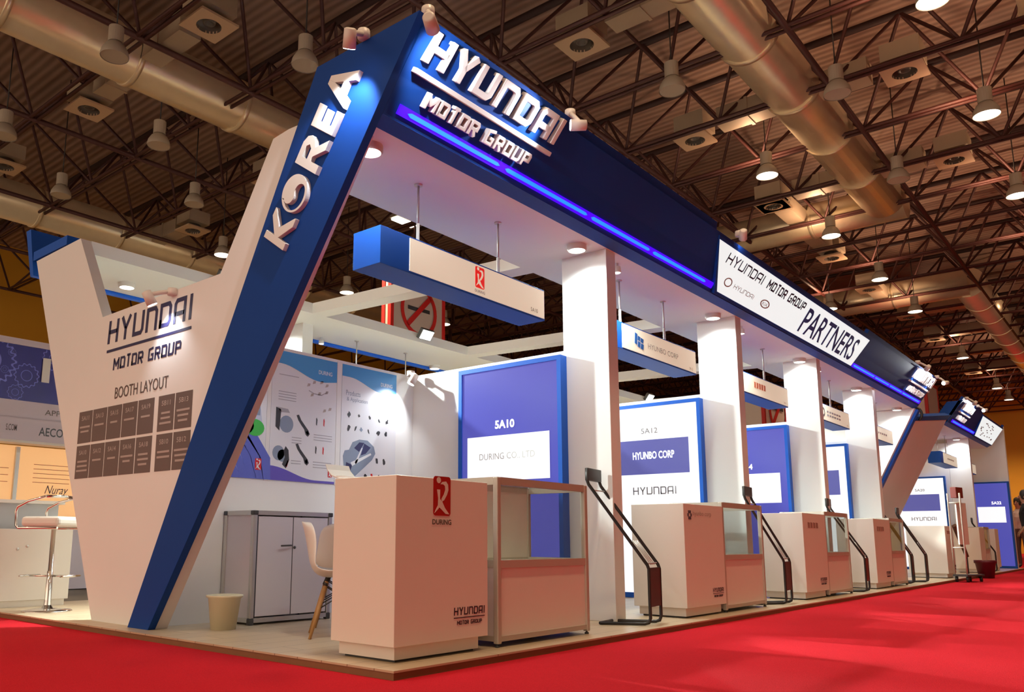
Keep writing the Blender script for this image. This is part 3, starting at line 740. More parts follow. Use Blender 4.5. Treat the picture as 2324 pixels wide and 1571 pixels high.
for k_, (x, y) in enumerate(((0.9, 4.55), (2.70, 4.60))):
    dup(dn, (x, y, 3.07), ('round downlight under the rear soffit seen through the notch of the end wall', 'round downlight lighting the top of the rear pillar')[k_])
def spotlet(x, y, label, z=2.985):
    t = thing('ceiling_spot', label, 'lamp', (x, y, z), 'small ceiling spots under the soffit')
    MB().tube([(x, y, z), (x, y, z-.03)], 0.012, 8).build('stem', WHITE, t)
    MB().lathe((x, y, z-.03), [(0, 0), (0.03, 0), (0.034, -0.05), (0.03, -0.055)], 16).build('lamp_head', WHITE, t)
    MB().disc((x, y, z-.084), 0.029, 14, flip=True).build('lens', DLENS, t)
    spot_light((x, y, z-.095), (x+0.8, y+1.5 if y < 2 else y-1.2, 0), 170, (0.90, 1.0, 0.95), 120, 0.7, 0.03, t)
for i, x in enumerate((3.19, 5.93, 8.6, 11.2)):
    spotlet(x, 0.53, 'small round spot right of the %s pillar top' % ('first', 'second', 'third', 'fourth')[i])
spotlet(3.52, 4.75, 'small round spot right of the rear pillar top', 3.07)

# arm spotlights on the edges
def arm_spot(head, base, aim, label, power=SPOT_W, ang=75, lens=True, target=None):
    t = thing('arm_spotlight', label, 'spotlight', base, 'arm spotlights on the stand edges')
    head, base = Vector(head), Vector(base); d = (Vector(aim)-head).normalized()
    MB().lathe(base, [(0.0, -0.02), (0.036, -0.02), (0.038, 0.0), (0.036, 0.03), (0, 0.035)], 16).build('mount_knob', mat('lamp_white', (0.74, 0.66, 0.60, 1), 0.4), t)
    MB().tube([base+Vector((0, 0, .01)), (base+head)/2+Vector((0, 0, 0.02)), head-d*0.02], 0.016, 8).build('arm', MATS['lamp_white'], t)
    MB().tube([head-d*0.05, head-d*0.045, head+d*0.055], [0.022, 0.034, 0.038], 18).build('lamp_head', MATS['lamp_white'], t)
    MB().tube([head+d*0.056, head+d*0.058], 0.033, 18).build('lens', SPOTLENS, t)
    spot_light(head+d*0.075, aim if target is None else target, power, (0.93, 0.96, 1.0), ang, 0.7, 0.02, t)
    return t
arm_spot((-0.09, 0.325, 3.37), (0.10, 0.42, 3.52), (0.13, 0.60, 2.92), 'white arm spotlight on top of the slanted blue leg, aimed at its country name', 40, 95)
arm_spot((0.03, -0.165, 3.305), (0.19, 0.0, 3.52), (0.62, 0.16, 3.24), 'white arm spotlight at the top left corner of the long fascia', 24, 100)
arm_spot((1.44, -0.19, 3.295), (1.64, 0.0, 3.52), (1.18, 0.12, 3.30), 'glaring arm spotlight at the right end of the raised lettering on the long fascia', 24, 100)
arm_spot((12.02, -0.14, 3.42), (12.0, -0.01, 3.52), (12.5, 0.2, 3.2), 'arm spotlight at the left end of the far lettering on the long fascia', 24, 100)
arm_spot((13.42, -0.14, 3.38), (13.45, -0.01, 3.50), (12.9, 0.15, 3.26), 'glaring arm spotlight at the right end of the long fascia', 24, 100)
arm_spot((17.5, -0.14, 3.40), (17.52, -0.01, 3.50), (16.9, 0.16, 3.26), 'glaring arm spotlight on the second fascia at far right', 24, 100)
arm_spot((16.3, -0.14, 3.40), (16.28, -0.01, 3.50), (16.8, 0.16, 3.26), 'arm spotlight at the left corner of the second fascia', 24, 100)
arm_spot((4.55, -0.06, 3.50), (4.58, -0.01, 3.52), (5.2, 0.25, 3.1), 'small arm spotlight where the dark fascia meets its white sign', 4, 70)
arm_spot((0.02, 2.50, 2.33), (0.16, 2.43, 2.385), (0.13, 2.47, 2.12), 'lit arm spotlight on the notch edge above the printed logo of the end wall', 9, 100)
arm_spot((2.62, 2.36, 2.12), (2.70, 2.47, 2.19), (2.45, 2.50, 1.7), 'lit arm spotlight at the right end of the poster wall', 20, 110)
arm_spot((0.66, 2.36, 2.12), (0.70, 2.50, 2.20), (0.75, 2.52, 1.6), 'arm spotlight over the left poster, behind the blue leg', 10, 95)

# floodlights on the cross beams
def flood(x, y, label):
    t = thing('floodlight', label, 'floodlight', (x, y, 3.0), 'floodlights clamped inside the roof bays')
    d = Vector((0.0, -0.80, -0.60)); u = Vector((1, 0, 0)); v = Vector((0, -.60, .80)); c = Vector((x, y-.09, 3.15))
    MB().obox(c, u, v, d, -0.11, 0.11, -0.07, 0.07, -0.05, 0.0).build('lamp_body', DARKGREY, t, bevel=0.006)
    MB().obox(c, u, v, d, -0.095, 0.095, -0.058, 0.058, 0.0, 0.006).build('lamp_glass', DLENS, t)
    MB().tube([c-d*0.05, (x, y-.002, 3.13)], 0.015, 6).build('clamp', DARKGREY, t)
    spot_light(c+d*0.03, (x-0.3, 1.5, 0.0), FLOOD_W, (0.90, 1.0, 0.94), 120, 0.7, 0.06, t)
flood(4.50, 4.0, 'bright floodlight inside the roof bay above the left posters')
flood(10.4, 4.0, 'bright floodlight above the white lightbox of the second booth')
flood(7.2, 4.0, 'floodlight inside the third roof bay')
flood(1.6, 4.0, 'floodlight inside the first roof bay behind the blue leg')
flood(12.3, 4.0, 'floodlight inside the fifth roof bay')

# ------------------------------------------------------------------ hanging header signs
def hang_sign(xl, label, deco, yf=0.62, yb=0.86, zc=2.985):
    t = thing('hanging_sign', label, 'hanging sign', (xl+0.9, (yf+yb)/2, 2.29), 'blue box signs hung from the soffit')
    x0, x1, z0, z1 = xl, xl+1.752, 2.29, 2.53
    MB().box(x0, x1, yf, yb, z0, z1).build('sign_box', SIGNBLUE, t, bevel=0.002)
    MB().box(x0+0.255, x1-0.012, yf-0.006, yf+0.004, z0+0.014, z1-0.012).build('sign_panel', CREAMLIT, t)
    for rx in (0.47, 1.345):
        MB().tube([(x0+rx, yf+0.13, z1-0.01), (x0+rx, yf+0.13, z1+0.18)], 0.012, 8).build('rod_sleeve', mat('rod_white', (0.72, 0.70, 0.64, 1), 0.4), t)
        b = MB().tube([(x0+rx, yf+0.13, z1+0.16), (x0+rx, yf+0.13, zc)], 0.008, 8); b.lathe((x0+rx, yf+0.13, zc), [(0.0, 0.0), (0.028, 0), (0.028, -0.008), (0.0, -0.012)], 12)
        b.build('hanging_rod', ALU, t)
    if deco: deco(t, x0, yf-0.006)
    return t
def deco1(t, x0, y):
    runner_logo(fy(x0+0.905, y, 2.355), 0.10, t, mat('red_lit', (0.7, 0.02, 0.02, 1), 0.4, emit=(0.75, 0.02, 0.015, 1), estr=0.6), CREAMLIT, PGREY, 'DURING')
    text('lettering', '5A10', fy(x0+1.56, y, 2.327), 0.09, 0.03, GREYINK, t)
def deco2(t, x0, y):
    mb = MB(); f = fy(x0+0.47, y, 2.36)
    for a, b, c, d in ((0, .02, .045, .12), (.055, .0, .10, .05), (.055, .06, .10, .1), (.11, -.01, .16, .04), (.11, .05, .16, .09)):
        mb.prism(f, [(a, b), (c, b-.008), (c+.01, d-.008), (a+.01, d)], 0, 0.002)
    mb.build('logo', mat('blue_logo', (0.03, 0.15, 0.48, 1), 0.4), t)
    text('lettering', 'HYUNBO CORP', fy(x0+0.72, y, 2.375), 0.62, 0.05, PGREY, t)
    text('lettering', '5A12', fy(x0+1.58, y, 2.32), 0.08, 0.025, GREYINK, t)
def deco3(t, x0, y):
    mb = MB(); f = fy(x0+0.62, y, 2.385)
    for i in range(5): mb.prism(f, [(i*.075, 0), (i*.075+.055, 0), (i*.075+.06, .065), (i*.075+.005, .07)], 0, 0.002)
    mb.build('logo', mat('orange_logo', (0.75, 0.22, 0.12, 1), 0.4), t)
    text('lettering', '5A14', fy(x0+1.58, y, 2.32), 0.08, 0.025, GREYINK, t)
def deco4(t, x0, y):
    mb = MB(); k = 20; f = fy(x0+0.50, y, 2.41)
    mb.ring(f, [(.075*math.cos(2*math.pi*i/k), .065*math.sin(2*math.pi*i/k)) for i in range(k)], [(.045*math.cos(2*math.pi*i/k), .038*math.sin(2*math.pi*i/k)) for i in range(k)], 0, 0.002)
    mb.build('logo', GREYINK, t)
    mb = MB()
    for q in range(2):
        for i in range(6): mb.prism(fy(x0+0.66+i*.11, y, 2.42-q*.05), [(0, 0), (.08, 0), (.08, .025), (0, .025)], 0, 0.002)
    mb.build('lettering', PGREY, t)
    text('lettering', '5A16', fy(x0+1.58, y, 2.32), 0.08, 0.025, GREYINK, t)
def deco5(t, x0, y):
    mb = MB()
    for i in range(6): mb.prism(fy(x0+0.66+i*.12, y, 2.40), [(0, 0), (.08, 0), (.08, .03), (0, .03)], 0, 0.002)
    mb.build('lettering', LIGHTINK, t)
hang_sign(0.462, 'nearest blue hanging sign with red runner logo', deco1)
hang_sign(3.15, 'blue hanging sign with blue logo between the first and second pillars', deco2)
hang_sign(5.82, 'blue hanging sign with orange mark between the second and third pillars', deco3)
hang_sign(8.46, 'blue hanging sign with grey ring logo between the third and fourth pillars', deco4)
hang_sign(11.02, 'blue hanging sign with faint mark right of the fourth pillar', deco5)
hang_sign(16.75, 'blue hanging sign of the second stand at far right', deco5)
hang_sign(19.1, 'farthest blue hanging sign beside the end wall of the second stand', None)
hang_sign(3.45, 'rear hanging sign hidden behind the poster wall, only its rods showing', None, 4.42, 4.66, 3.07)

# ------------------------------------------------------------------ lightboxes
def lightbox(xf, label, style, y0=0.808, y1=1.892, code='', name='', deco=None, z0=0.10):
    t = thing('lightbox', label, 'lightbox', (xf+.05, (y0+y1)/2, 0.044), 'blue framed lightboxes between booths')
    z1 = 2.145; w = y1-y0
    O = (xf, y1, 0.0); u, v, n = (0, -1, 0), (0, 0, 1), (-1, 0, 0)
    fr_ = MB()
    fb = 0.038
    fr_.obox(O, u, v, n, 0, w, z1-fb, z1, -0.093, 0.0); fr_.obox(O, u, v, n, 0, w, 0.046, z0, -0.093, 0.0)
    fr_.obox(O, u, v, n, 0, fb, z0, z1-fb, -0.093, 0.0); fr_.obox(O, u, v, n, w-fb, w, z0, z1-fb, -0.093, 0.0)
    fr_.build('frame', SIGNBLUE, t)
    face = (BLUELIT if style == 'blue' else WHITELIT)
    MB().obox(O, u, v, n, fb, w-fb, z0, z1-fb, -0.06, -0.012).build('lit_face', face, t)
    if style == 'blue':
        MB().obox(O, u, v, n, 0.10, w-0.125, 1.145, 1.530, -0.012, -0.008).build('name_field', WHITELIT, t)
        text('lettering', code, (Vector(O)+Vector(u)*0.405+Vector(v)*1.588, u, v), 0.205, 0.072, WHITETEXTLIT, t, 0.03, -0.008)
        if name: text('lettering', name, (Vector(O)+Vector(u)*0.235+Vector(v)*1.318, u, v), 0.58, 0.062, mat('faint_grey_lit', (0.35, 0.34, 0.30, 1), 0.5, emit=(0.5, 0.5, 0.42, 1), estr=0.22), t, -0.012, -0.0075)
    else:
        MB().obox(O, u, v, n, 0.10, w-0.145, 1.365, 1.742, -0.012, -0.008).build('name_field', mat('backlit_blue_band', (0.02, 0.02, 0.08, 1), 0.3, emit=(0.105, 0.105, 0.36, 1), estr=0.9), t)
        text('lettering', code, (Vector(O)+Vector(u)*0.395+Vector(v)*1.812, u, v), 0.195, 0.058, GREYINK, t, 0.0, -0.0085)
        if name: text('lettering', name, (Vector(O)+Vector(u)*0.285+Vector(v)*1.53, u, v), 0.49, 0.082, WHITETEXTLIT, t, 0.02, -0.0075)
        mb = MB(); block_text(mb, 'HYUNDAI', (Vector(O)+Vector(u)*0.275+Vector(v)*1.145, u, v), 0.51, 0.082, -0.012, -0.0085, 0.14, 0.0)
        mb.build('lettering', PGREY, t)
    return t
lightbox(2.712, 'blue lightbox with white name field in the first booth, behind the glass display', 'blue', code='5A10', name='DURING CO., LTD')
lightbox(5.372, 'white lightbox with blue name band in the second booth', 'white', code='5A12', name='HYUNBO CORP')
lightbox(8.032, 'blue lightbox with white name field in the third booth', 'blue', code='5A14')
lightbox(10.692, 'white lightbox with blue name band between the third and fourth pillars', 'white', code='5A16')
lightbox(18.75, 'white lightbox with blue name band right of the slanted white slab', 'white', 0.93, 1.95, code='5A20', name='')
lightbox(21.50, 'blue lightbox with white name field on the far end wall', 'blue', 0.06, 0.86, code='5A22')

# far end wall of the second stand, its partition
t = thing('far_end_wall', 'tall white end wall of the second stand at far right', 'wall panel', (21.7, 1.2, 0.044), kind='thing')
MB().box(21.60, 21.75, 0.06, 3.4, 0.044, 3.52).build('wall_panel', WHITE, t)
t = thing('side_partition', 'white partition of the second stand behind its white lightbox', 'wall panel', (18.9, 1.6, .044), 'white partitions between booths', kind='thing')
MB().box(18.845, 18.95, 0.84, 3.4, 0.044, 2.9).build('wall_panel', WHITE, t)
t = thing('poster_wall', 'white back partition of the second stand', 'wall panel', (17, 3.4, .044), kind='thing')
MB().box(13.6, 21.6, 3.40, 3.46, 0.044, 2.9).build('wall_panel', WHITE, t)

# slanted white slab with navy beam (start of the second stand), and the slanted blue bar that ends the first
def gy(z): return 0.322 + 0.5258*(3.005-z)
GL = math.hypot(1, .5258); FG = ((0, gy(0), 0), (1, 0, 0), (0, -.5258/GL, 1/GL))
t = thing('end_wall', 'white far end wall of the first stand behind the narrow blue slanted bar', 'wall panel', (13.4, 1.8, 0.044), kind='thing')
MB().prism(fyz(13.37), [(-y, z) for y, z in [(gy(2.98)+.03, 2.98), (gy(.05)+.03, 0.05), (2.535, 0.05), (2.535, 2.98)]], -0.10, 0).build('wall_panel', WHITE, t)
t = thing('slanted_slab', 'slanted white slab under a navy beam between the two fascias', 'slanted panel', (14.8, 1.4, .044))
MB().prism(FG, [(13.64, .05*GL), (15.86, .05*GL), (15.82, 3.05*GL), (13.64, 2.80*GL)], -0.07, 0).build('slab_panel', WHITE, t)
MB().prism(FG, [(13.56, 2.79*GL), (15.82, 3.05*GL), (15.9, 3.15*GL), (13.56, 2.86*GL)], -0.10, 0.02).build('navy_beam', BLUE, t)
t = thing('slanted_bar', 'narrow bright blue slanted bar ending the first stand', 'slanted panel', (13.55, 1.3, .044))
MB().prism(FG, [(13.48, .05*GL), (13.63, .05*GL), (13.63, 2.97*GL), (13.48, 2.97*GL)], -0.06, 0.015).build('bar_panel', SIGNBLUE, t)
t = MB()
t.tube([(13.75, 0.42 + 0.09*math.sin(a*math.pi/8), 2.92 + 0.12*math.cos(a*math.pi/8)) for a in range(-7, 8)], 0.022, 8)
tag(t.build('cable_loop', BLACK), 'loop of black cable hanging at the right end of the long fascia', 'cable')

# ------------------------------------------------------------------ counters and glass displays
def counter(x0, x1, label, y0=0.146, y1=0.612, ztop=0.973, zb=0.122, deco=None):
    t = thing('counter', label, 'counter', ((x0+x1)/2, (y0+y1)/2, 0.044), 'white reception counters along the aisle')
    MB().box(x0, x1, y0, y1, zb, ztop).build('counter_body', WHITE2, t, bevel=0.003)
    MB().box(x0+0.035, x1-0.05, y0+0.03, y1-0.03, 0.057, zb).build('plinth', WHITE2, t)
    MB().box(x0+0.06, x1-0.07, y0+0.05, y1-0.05, 0.044, 0.057).build('base_shadow_gap', DARKGREY, t)
    if deco: deco(t, x0, y0)
    return t
def dc1(t, x0, y):
    runner_logo(fy(x0+0.282, y, 0.775), 0.140, t, mat('counter_red', (0.42, 0.012, 0.010, 1), 0.4), WHITE2, mat('counter_ink', (0.10, 0.07, 0.05, 1), 0.5), 'DURING')
    group_logo(fy(x0+0.455, y, 0.232), 0.265, t, mat('counter_navy', (0.05, 0.03, 0.04, 1), 0.5), 0.002)
def dc2(t, x0, y):
    mb = MB(); f = fy(x0+0.08, y, 0.86)
    for i in range(6):
        a = i*math.pi/3; mb.prism(f, [(0.03+.028*math.cos(a)+q[0], .028*math.sin(a)+q[1]) for q in ((-.012, -.012), (.012, -.012), (.012, .012), (-.012, .012))], 0, 0.002)
    mb.build('logo', mat('counter_grey', (0.10, 0.09, 0.12, 1), 0.5), t)
    text('lettering', 'hyunbo corp', fy(x0+0.17, y, 0.845), 0.36, 0.05, mat('counter_faint', (0.42, 0.33, 0.30, 1), 0.5), t)
    group_logo(fy(x0+0.50, y, 0.215), 0.22, t, mat('counter_navy', (0.05, 0.03, 0.04, 1), 0.5), 0.002)
def dc3(t, x0, y):
    mb = MB()
    for i in range(4): mb.prism(fy(x0+0.16+i*.09, y, 0.80), [(0, 0), (.07, 0), (.07, .055), (0, .06)], 0, 0.002)
    mb.build('logo', mat('counter_brown', (0.36, 0.22, 0.18, 1), 0.5), t)
    group_logo(fy(x0+0.47, y, 0.215), 0.22, t, mat('counter_navy', (0.05, 0.03, 0.04, 1), 0.5), 0.002)
counter(0.147, 0.897, 'nearest white counter with red runner logo, at the platform corner', deco=dc1)
counter(3.455, 4.225, 'white counter with grey logo right of the black brochure rack by the first pillar', ztop=0.95, deco=dc2)
counter(6.335, 7.10, 'white counter in front of the third booth', ztop=0.955, deco=dc3)
counter(9.15, 9.98, 'white counter in front of the fourth booth, below the fourth pillar', ztop=0.958, deco=dc3)
counter(13.75, 14.43, 'white counter with wide left side in front of the slanted slab', ztop=0.938, deco=dc3, y1=0.75)
counter(17.2, 17.75, 'far white counter of the second stand', ztop=0.96)
counter(19.2, 19.7, 'farthest white counter beside the last lightbox', ztop=0.96)

def display(x0, x1, label, y0=0.155, y1=0.655, zt=1.016):
    t = thing('glass_display', label, 'display case', ((x0+x1)/2, (y0+y1)/2, 0.044), 'aluminium glass display cases along the aisle')
    p = 0.036; zr = 0.518; zb = 0.075
    b = MB()
    for (xx, yy) in ((x0, y0), (x1-p, y0), (x0, y1-p), (x1-p, y1-p)):
        MB().box(xx, xx+p, yy, yy+p, zb-0.012, zt).build('post', ALUMATT, t, bevel=0.006)
        MB().lathe((xx+p/2, yy+p/2, 0.044), [(0, 0), (0.014, 0), (0.014, 0.01), (0.007, 0.012), (0.007, 0.022)], 10).build('foot', DARKGREY, t)
    for z, hh in ((zt-0.045, 0.045), (zr-0.03, 0.045), (zb, 0.03)):
        r = MB(); r.box(x0+p, x1-p, y0+.004, y0+.03, z, z+hh); r.box(x0+p, x1-p, y1-.03, y1-.004, z, z+hh)
        r.box(x0+.004, x0+.03, y0+p, y1-p, z, z+hh); r.box(x1-.03, x1-.004, y0+p, y1-p, z, z+hh)
        r.build('rail', ALUMATT, t)
    MB().box(x0+p, x1-p, y0+.014, y0+.022, zb+.03, zr-.03).build('front_panel', WHITE2, t)
    MB().box(x0+.014, x0+.022, y0+p, y1-p, zb+.03, zr-.03).build('side_panel', LILAC, t)
    MB().box(x1-.022, x1-.014, y0+p, y1-p, zb+.03, zr-.03).build('side_panel', WHITE2, t)
    MB().box(x0+p, x1-p, y1-.022, y1-.014, zb+.03, zr-.03).build('back_panel', WHITE2, t)
    MB().box(x0+.03, x1-.03, y0+.03, y1-.03, zr-.012, zr).build('display_shelf', WHITE2, t)
    MB().box(x0+p, x1-p, y0+.016, y0+.021, zr+.015, zt-.045).build('glass_pane', GLASS, t)
    MB().box(x0+.016, x0+.021, y0+p, y1-p, zr+.015, zt-.045).build('glass_pane', GLASS, t)
    MB().box(x1-.021, x1-.016, y0+p, y1-p, zr+.015, zt-.045).build('glass_pane', GLASS, t)
    MB().box(x0+.03, x1-.03, y0+.03, y1-.03, zt-.012, zt-.006).build('glass_pane', GLASS, t)
    MB().box(x0+p, x1-p, y1-.026, y1-.018, zr+.003, zt-.045).build('rear_door', WHITE2, t)
    return t
display(1.004, 2.004, 'nearest glass-topped display case beside the counter with red logo')
display(4.245, 5.20, 'glass-topped display case right of the counter with grey logo', zt=0.99)
display(7.125, 8.04, 'glass-topped display case in front of the third pillar', zt=0.992)
display(10.02, 10.84, 'glass-topped display case below the fourth pillar', zt=0.985)
display(17.85, 18.5, 'far glass-topped display case of the second stand', zt=0.985)

# ------------------------------------------------------------------ black brochure racks
def rack_mesh(label, P):
    """zigzag rack of two bent tubes with a head plate and a lower sign plate; P = local origin, w, d directions"""
    O, w, d, wid, redp = P
    O, w, d = Vector(O), Vector(w).normalized(), Vector(d).normalized()
    t = thing('brochure_rack', label, 'brochure rack', tuple(O), 'black zigzag brochure racks')
    at = lambda a, b, z: O + w*a + d*b + Vector((0, 0, z))
    for a in (0, wid):
        pts = [at(a, 0.36, 0.012), at(a, 0.04, 0.012), at(a, 0.012, 0.02), at(a, 0, 0.05), at(a, 0, 0.40), at(a, 0.01, 0.43), at(a, 0.42, 1.02), at(a, 0.43, 1.05), at(a, 0.43, 1.14)]
        MB().tube(pts, 0.012, 8).build('side_tube', BLACK, t)
    MB().tube([at(0, 0.36, 0.012), at(wid, 0.36, 0.012)], 0.012, 8).build('base_bar', BLACK, t)
    n = w.cross(Vector((0, 0, 1)))
    MB().obox(at(0.006, 0, 0.13), w, (0, 0, 1), n, 0, wid-0.012, 0, 0.28, -0.008, 0.008).build('lower_plate', redp or BLACK, t)
    MB().obox(at(-0.01, 0.43, 1.05), w, (0, 0, 1), n, 0, wid+0.02, 0, 0.095, -0.014, 0.014).build('head_plate', BLACK, t, bevel=0.004)
    dv = (at(0, 0.42, 1.02)-at(0, 0.01, 0.43))
    for f in (0.02, 0.93):
        q = at(0, 0.01, 0.43) + dv*f
        MB().tube([q, q+w*wid], 0.006, 6).build('cross_wire', ALU, t)
    for f in (0.35, 0.5, 0.65):
        q = at(0, 0.01, 0.43); MB().tube([q+w*wid*f, q+w*wid*f+dv*0.3], 0.003, 5).build('holder_wire', ALU, t)
    return t
RW, RD = (0.90, 0.43, 0), (-0.43, 0.90, 0)
DR = mat('dark_red_plate', (0.10, 0.012, 0.012, 1), 0.45)
rack_mesh('black zigzag brochure rack in front of the first pillar', ((2.77, 0.115, 0.044), (0.98, 0.15, 0), (-0.55, 0.83, 0), 0.245, None))
rack_mesh('black zigzag brochure rack right of the second display case', ((5.62, 0.12, 0.044), (0.99, 0.12, 0), (-0.86, 0.51, 0), 0.26, None))
rack_mesh('brochure rack with dark red plate right of the third display case', ((8.42, 0.10, 0.044), (0.99, 0.10, 0), (-0.55, 0.60, 0), 0.22, DR))
rack_mesh('left one of two black brochure racks right of the fourth display case', ((11.20, 0.17, 0.044), (0.99, 0.10, 0), (-0.70, 0.60, 0), 0.22, None))
rack_mesh('right one of two black brochure racks right of the fourth display case', ((11.90, 0.12, 0.044), (0.99, 0.10, 0), (-0.70, 0.60, 0), 0.24, None))
rack_mesh('black brochure rack of the second stand near the far counter', ((18.62, 0.10, 0.044), (0.99, 0.10, 0), (-0.40, 0.50, 0), 0.24, None))

# ------------------------------------------------------------------ posters
def sheet(xa, xb, label):
    t = thing('poster', label, 'poster', ((xa+xb)/2, 2.537, 1.10), 'tall posters on the back partition')
    MB().box(xa, xb, 2.5365, 2.541, 1.108, 2.168).build('paper', POSTERW, t)
    return t, fy(xa, 2.5365, 1.108)
def P2(mb, fr, pts, c=0.001): mb.prism(fr, pts, 0, c)
def wave_header(t, fr, w):
    top = [(0, 1.06), (w, 1.06), (w, 0.88)]; cur = []
    for i in range(17):
        s = 1-i/16; cur.append((s*w, 0.915-0.062*math.cos(math.pi*(min(1, s*1.15)))*-1 if False else 0.86+0.095*(0.5+0.5*math.cos(math.pi*min(1, max(0, (s-.12)/.62)))) + (0.02*max(0, s-.8)/.2)))
    mb = MB(); mb.prism(fr, [(0, 1.06)] + cur[::-1] + [(w, 1.06)], 0, 0.001); mb.build('header_band', SKYBLUE, t)
    text('header_print', 'DURING', (Vector(fr[0])+Vector((w*.70, 0, 0.925)), fr[1], fr[2]), w*.22, 0.035, POSTERW, t, 0.02, 0.0018)
p1, f1_ = sheet(0.43, 1.107, 'left poster with a colourful city scene, half hidden by the blue leg')
mb = MB(); P2(mb, f1_, [(0.0, 0.42), (0.64, 0.42), (0.62, 0.55), (0.3, 0.6), (0.0, 0.6)]); mb.build('sky_print', PPALE, p1)
for i in range(6):
    mb = MB(); a = i*0.075
    P2(mb, f1_, [(0.05+a, 0.40), (0.10+a*1.2, 0.40), (0.26+a*1.25, 0.18-a*.02), (0.40+a*.9, 0.0), (0.33+a*.9, 0.0), (0.19+a*1.15, 0.18)], 0.0012)
    mb.build('road_stripe', PSTRIPE, p1)
for (cx, cz, r) in ((0.22, 0.42, 0.10), (0.34, 0.42, 0.09), (0.46, 0.41, 0.10), (0.57, 0.40, 0.09)):
    mb = MB(); P2(mb, f1_, [(cx+x, cz+y) for x, y in arc(0, 0, r, 0, 360, 18, r*.75)[:-1]], 0.0016); mb.build('green_print', PGREEN, p1)
mb = MB()
for i in range(9): P2(mb, f1_, [(0.18+i*.05, 0.50), (0.215+i*.05, 0.50), (0.215+i*.05, 0.56+0.03*(i % 3)), (0.18+i*.05, 0.56+0.03*(i % 3))], 0.0014)
mb.build('building_print', PSTEEL, p1)
mb = MB(); P2(mb, f1_, arc(0.60-.08, 0.70, 0.085, -60, 110, 14) + arc(0.60-.08, 0.70, 0.055, 110, -60, 14), 0.0014); mb.build('orange_arc', PORANGE, p1)
mb = MB(); P2(mb, f1_, [(0.40, 0.66), (0.445, 0.66), (0.43, 0.80), (0.41, 0.80)], 0.0014); mb.build('yellow_print', PYELLOW, p1)
runner_logo((Vector(f1_[0])+Vector((0.585, 0, 0.07)), f1_[1], f1_[2]), 0.06, p1, REDINK, POSTERW, PGREY, None, 0.002)
p2, f2_ = sheet(1.148, 1.836, 'middle poster with blue wave header and machine parts')
wave_header(p2, f2_, 0.688)
mb = MB(); P2(mb, f2_, [(0, 0), (0.688, 0), (0.688, 0.035)] + [(0.688*(1-i/16), 0.02+0.095*(0.5+0.5*math.cos(math.pi*min(1, (1-i/16)/.7)))) for i in range(17)]); mb.build('footer_band', PURPLE, p2)
for (x, z, n_, lw) in ((0.07, 0.86, 1, .2), (0.07, 0.72, 4, .18), (0.22, 0.355, 3, .1), (0.22, 0.115+.05, 2, .1), (0.45, 0.40, 3, .2), (0.45, 0.17, 3, .2)):
    mb = MB()
    for i in range(n_): P2(mb, f2_, [(x, z-i*.022), (x+lw, z-i*.022), (x+lw, z-i*.022+.006), (x, z-i*.022+.006)])
    mb.build('text_block', PGREY, p2)
def item(t, fr, m, *polys):
    mb = MB()
    for q in polys: P2(mb, fr, q)
    mb.build('part_print', m, t)
item(p2, f2_, DARKINK, [(0.05, 0.43), (0.09, 0.40), (0.10, 0.55), (0.10, 0.575), (0.05, 0.59)])
item(p2, f2_, PGREY, [(0.10, 0.552), (0.19, 0.555), (0.17, 0.585), (0.06, 0.592)])
for dz in (0, -0.24):
    item(p2, f2_, DARKINK, [(0.26, 0.545+dz), (0.285, 0.552+dz), (0.31, 0.51+dz), (0.345, 0.475+dz), (0.365, 0.455+dz), (0.39, 0.43+dz), (0.405, 0.40+dz), (0.385, 0.378+dz), (0.36, 0.395+dz), (0.345, 0.435+dz), (0.315, 0.465+dz), (0.28, 0.505+dz)])
    item(p2, f2_, PSTEEL, [(0.36, 0.415+dz), (0.38, 0.43+dz), (0.395, 0.405+dz), (0.378, 0.39+dz)])
    for x in (0.47, 0.55): item(p2, f2_, DARKINK if x < .5 else REDINK, [(x, 0.49+dz), (x+.01, 0.48+dz), (x+.014, 0.53+dz), (x+.006, 0.55+dz), (x, 0.54+dz)])
item(p2, f2_, DARKINK, [(0.13, 0.13), (0.17, 0.10), (0.20, 0.17), (0.19, 0.25), (0.16, 0.28), (0.14, 0.24), (0.155, 0.19)])
item(p2, f2_, REDINK, [(0.16, 0.12), (0.178, 0.11), (0.195, 0.16), (0.185, 0.17)])
for (cx, cz, r) in ((0.16, 0.46, 0.07), (0.09, 0.22, 0.06), (0.13, 0.20, 0.05)):
    mb = MB(); P2(mb, f2_, [(cx+x, cz+y) for x, y in arc(0, 0, r, 0, 360, 18, r*1.0)[:-1]], 0.0008); mb.build('motor_print', PSTEEL, p2)
for i, (cx, cz) in enumerate(((0.36, 0.80), (0.42, 0.83), (0.50, 0.84), (0.56, 0.82), (0.40, 0.72), (0.48, 0.74), (0.56, 0.76), (0.60, 0.62), (0.54, 0.60))):
    item(p2, f2_, LIGHTINK, [(cx, cz), (cx+.03, cz+.008), (cx+.036, cz+.03), (cx+.01, cz+.028)])
item(p2, f2_, PGREY, [(0.38, 0.765), (0.44, 0.745), (0.52, 0.742), (0.58, 0.775), (0.578, 0.781), (0.52, 0.75), (0.44, 0.753), (0.382, 0.772)])
runner_logo((Vector(f2_[0])+Vector((0.615, 0, 0.055)), f2_[1], f2_[2]), 0.045, p2, REDINK, POSTERW, PGREY, None, 0.002)
p3, f3_ = sheet(1.898, 2.575, 'right poster with blue wave header and a transparent car')
wave_header(p3, f3_, 0.677)
mb = MB(); text_into(mb, 'Products', (Vector(f3_[0])+Vector((0.05, 0, 0.79)), f3_[1], f3_[2]), 0.17, 0.045, 0, 0.001); text_into(mb, '& Application', (Vector(f3_[0])+Vector((0.06, 0, 0.73)), f3_[1], f3_[2]), 0.25, 0.045, 0, 0.001)
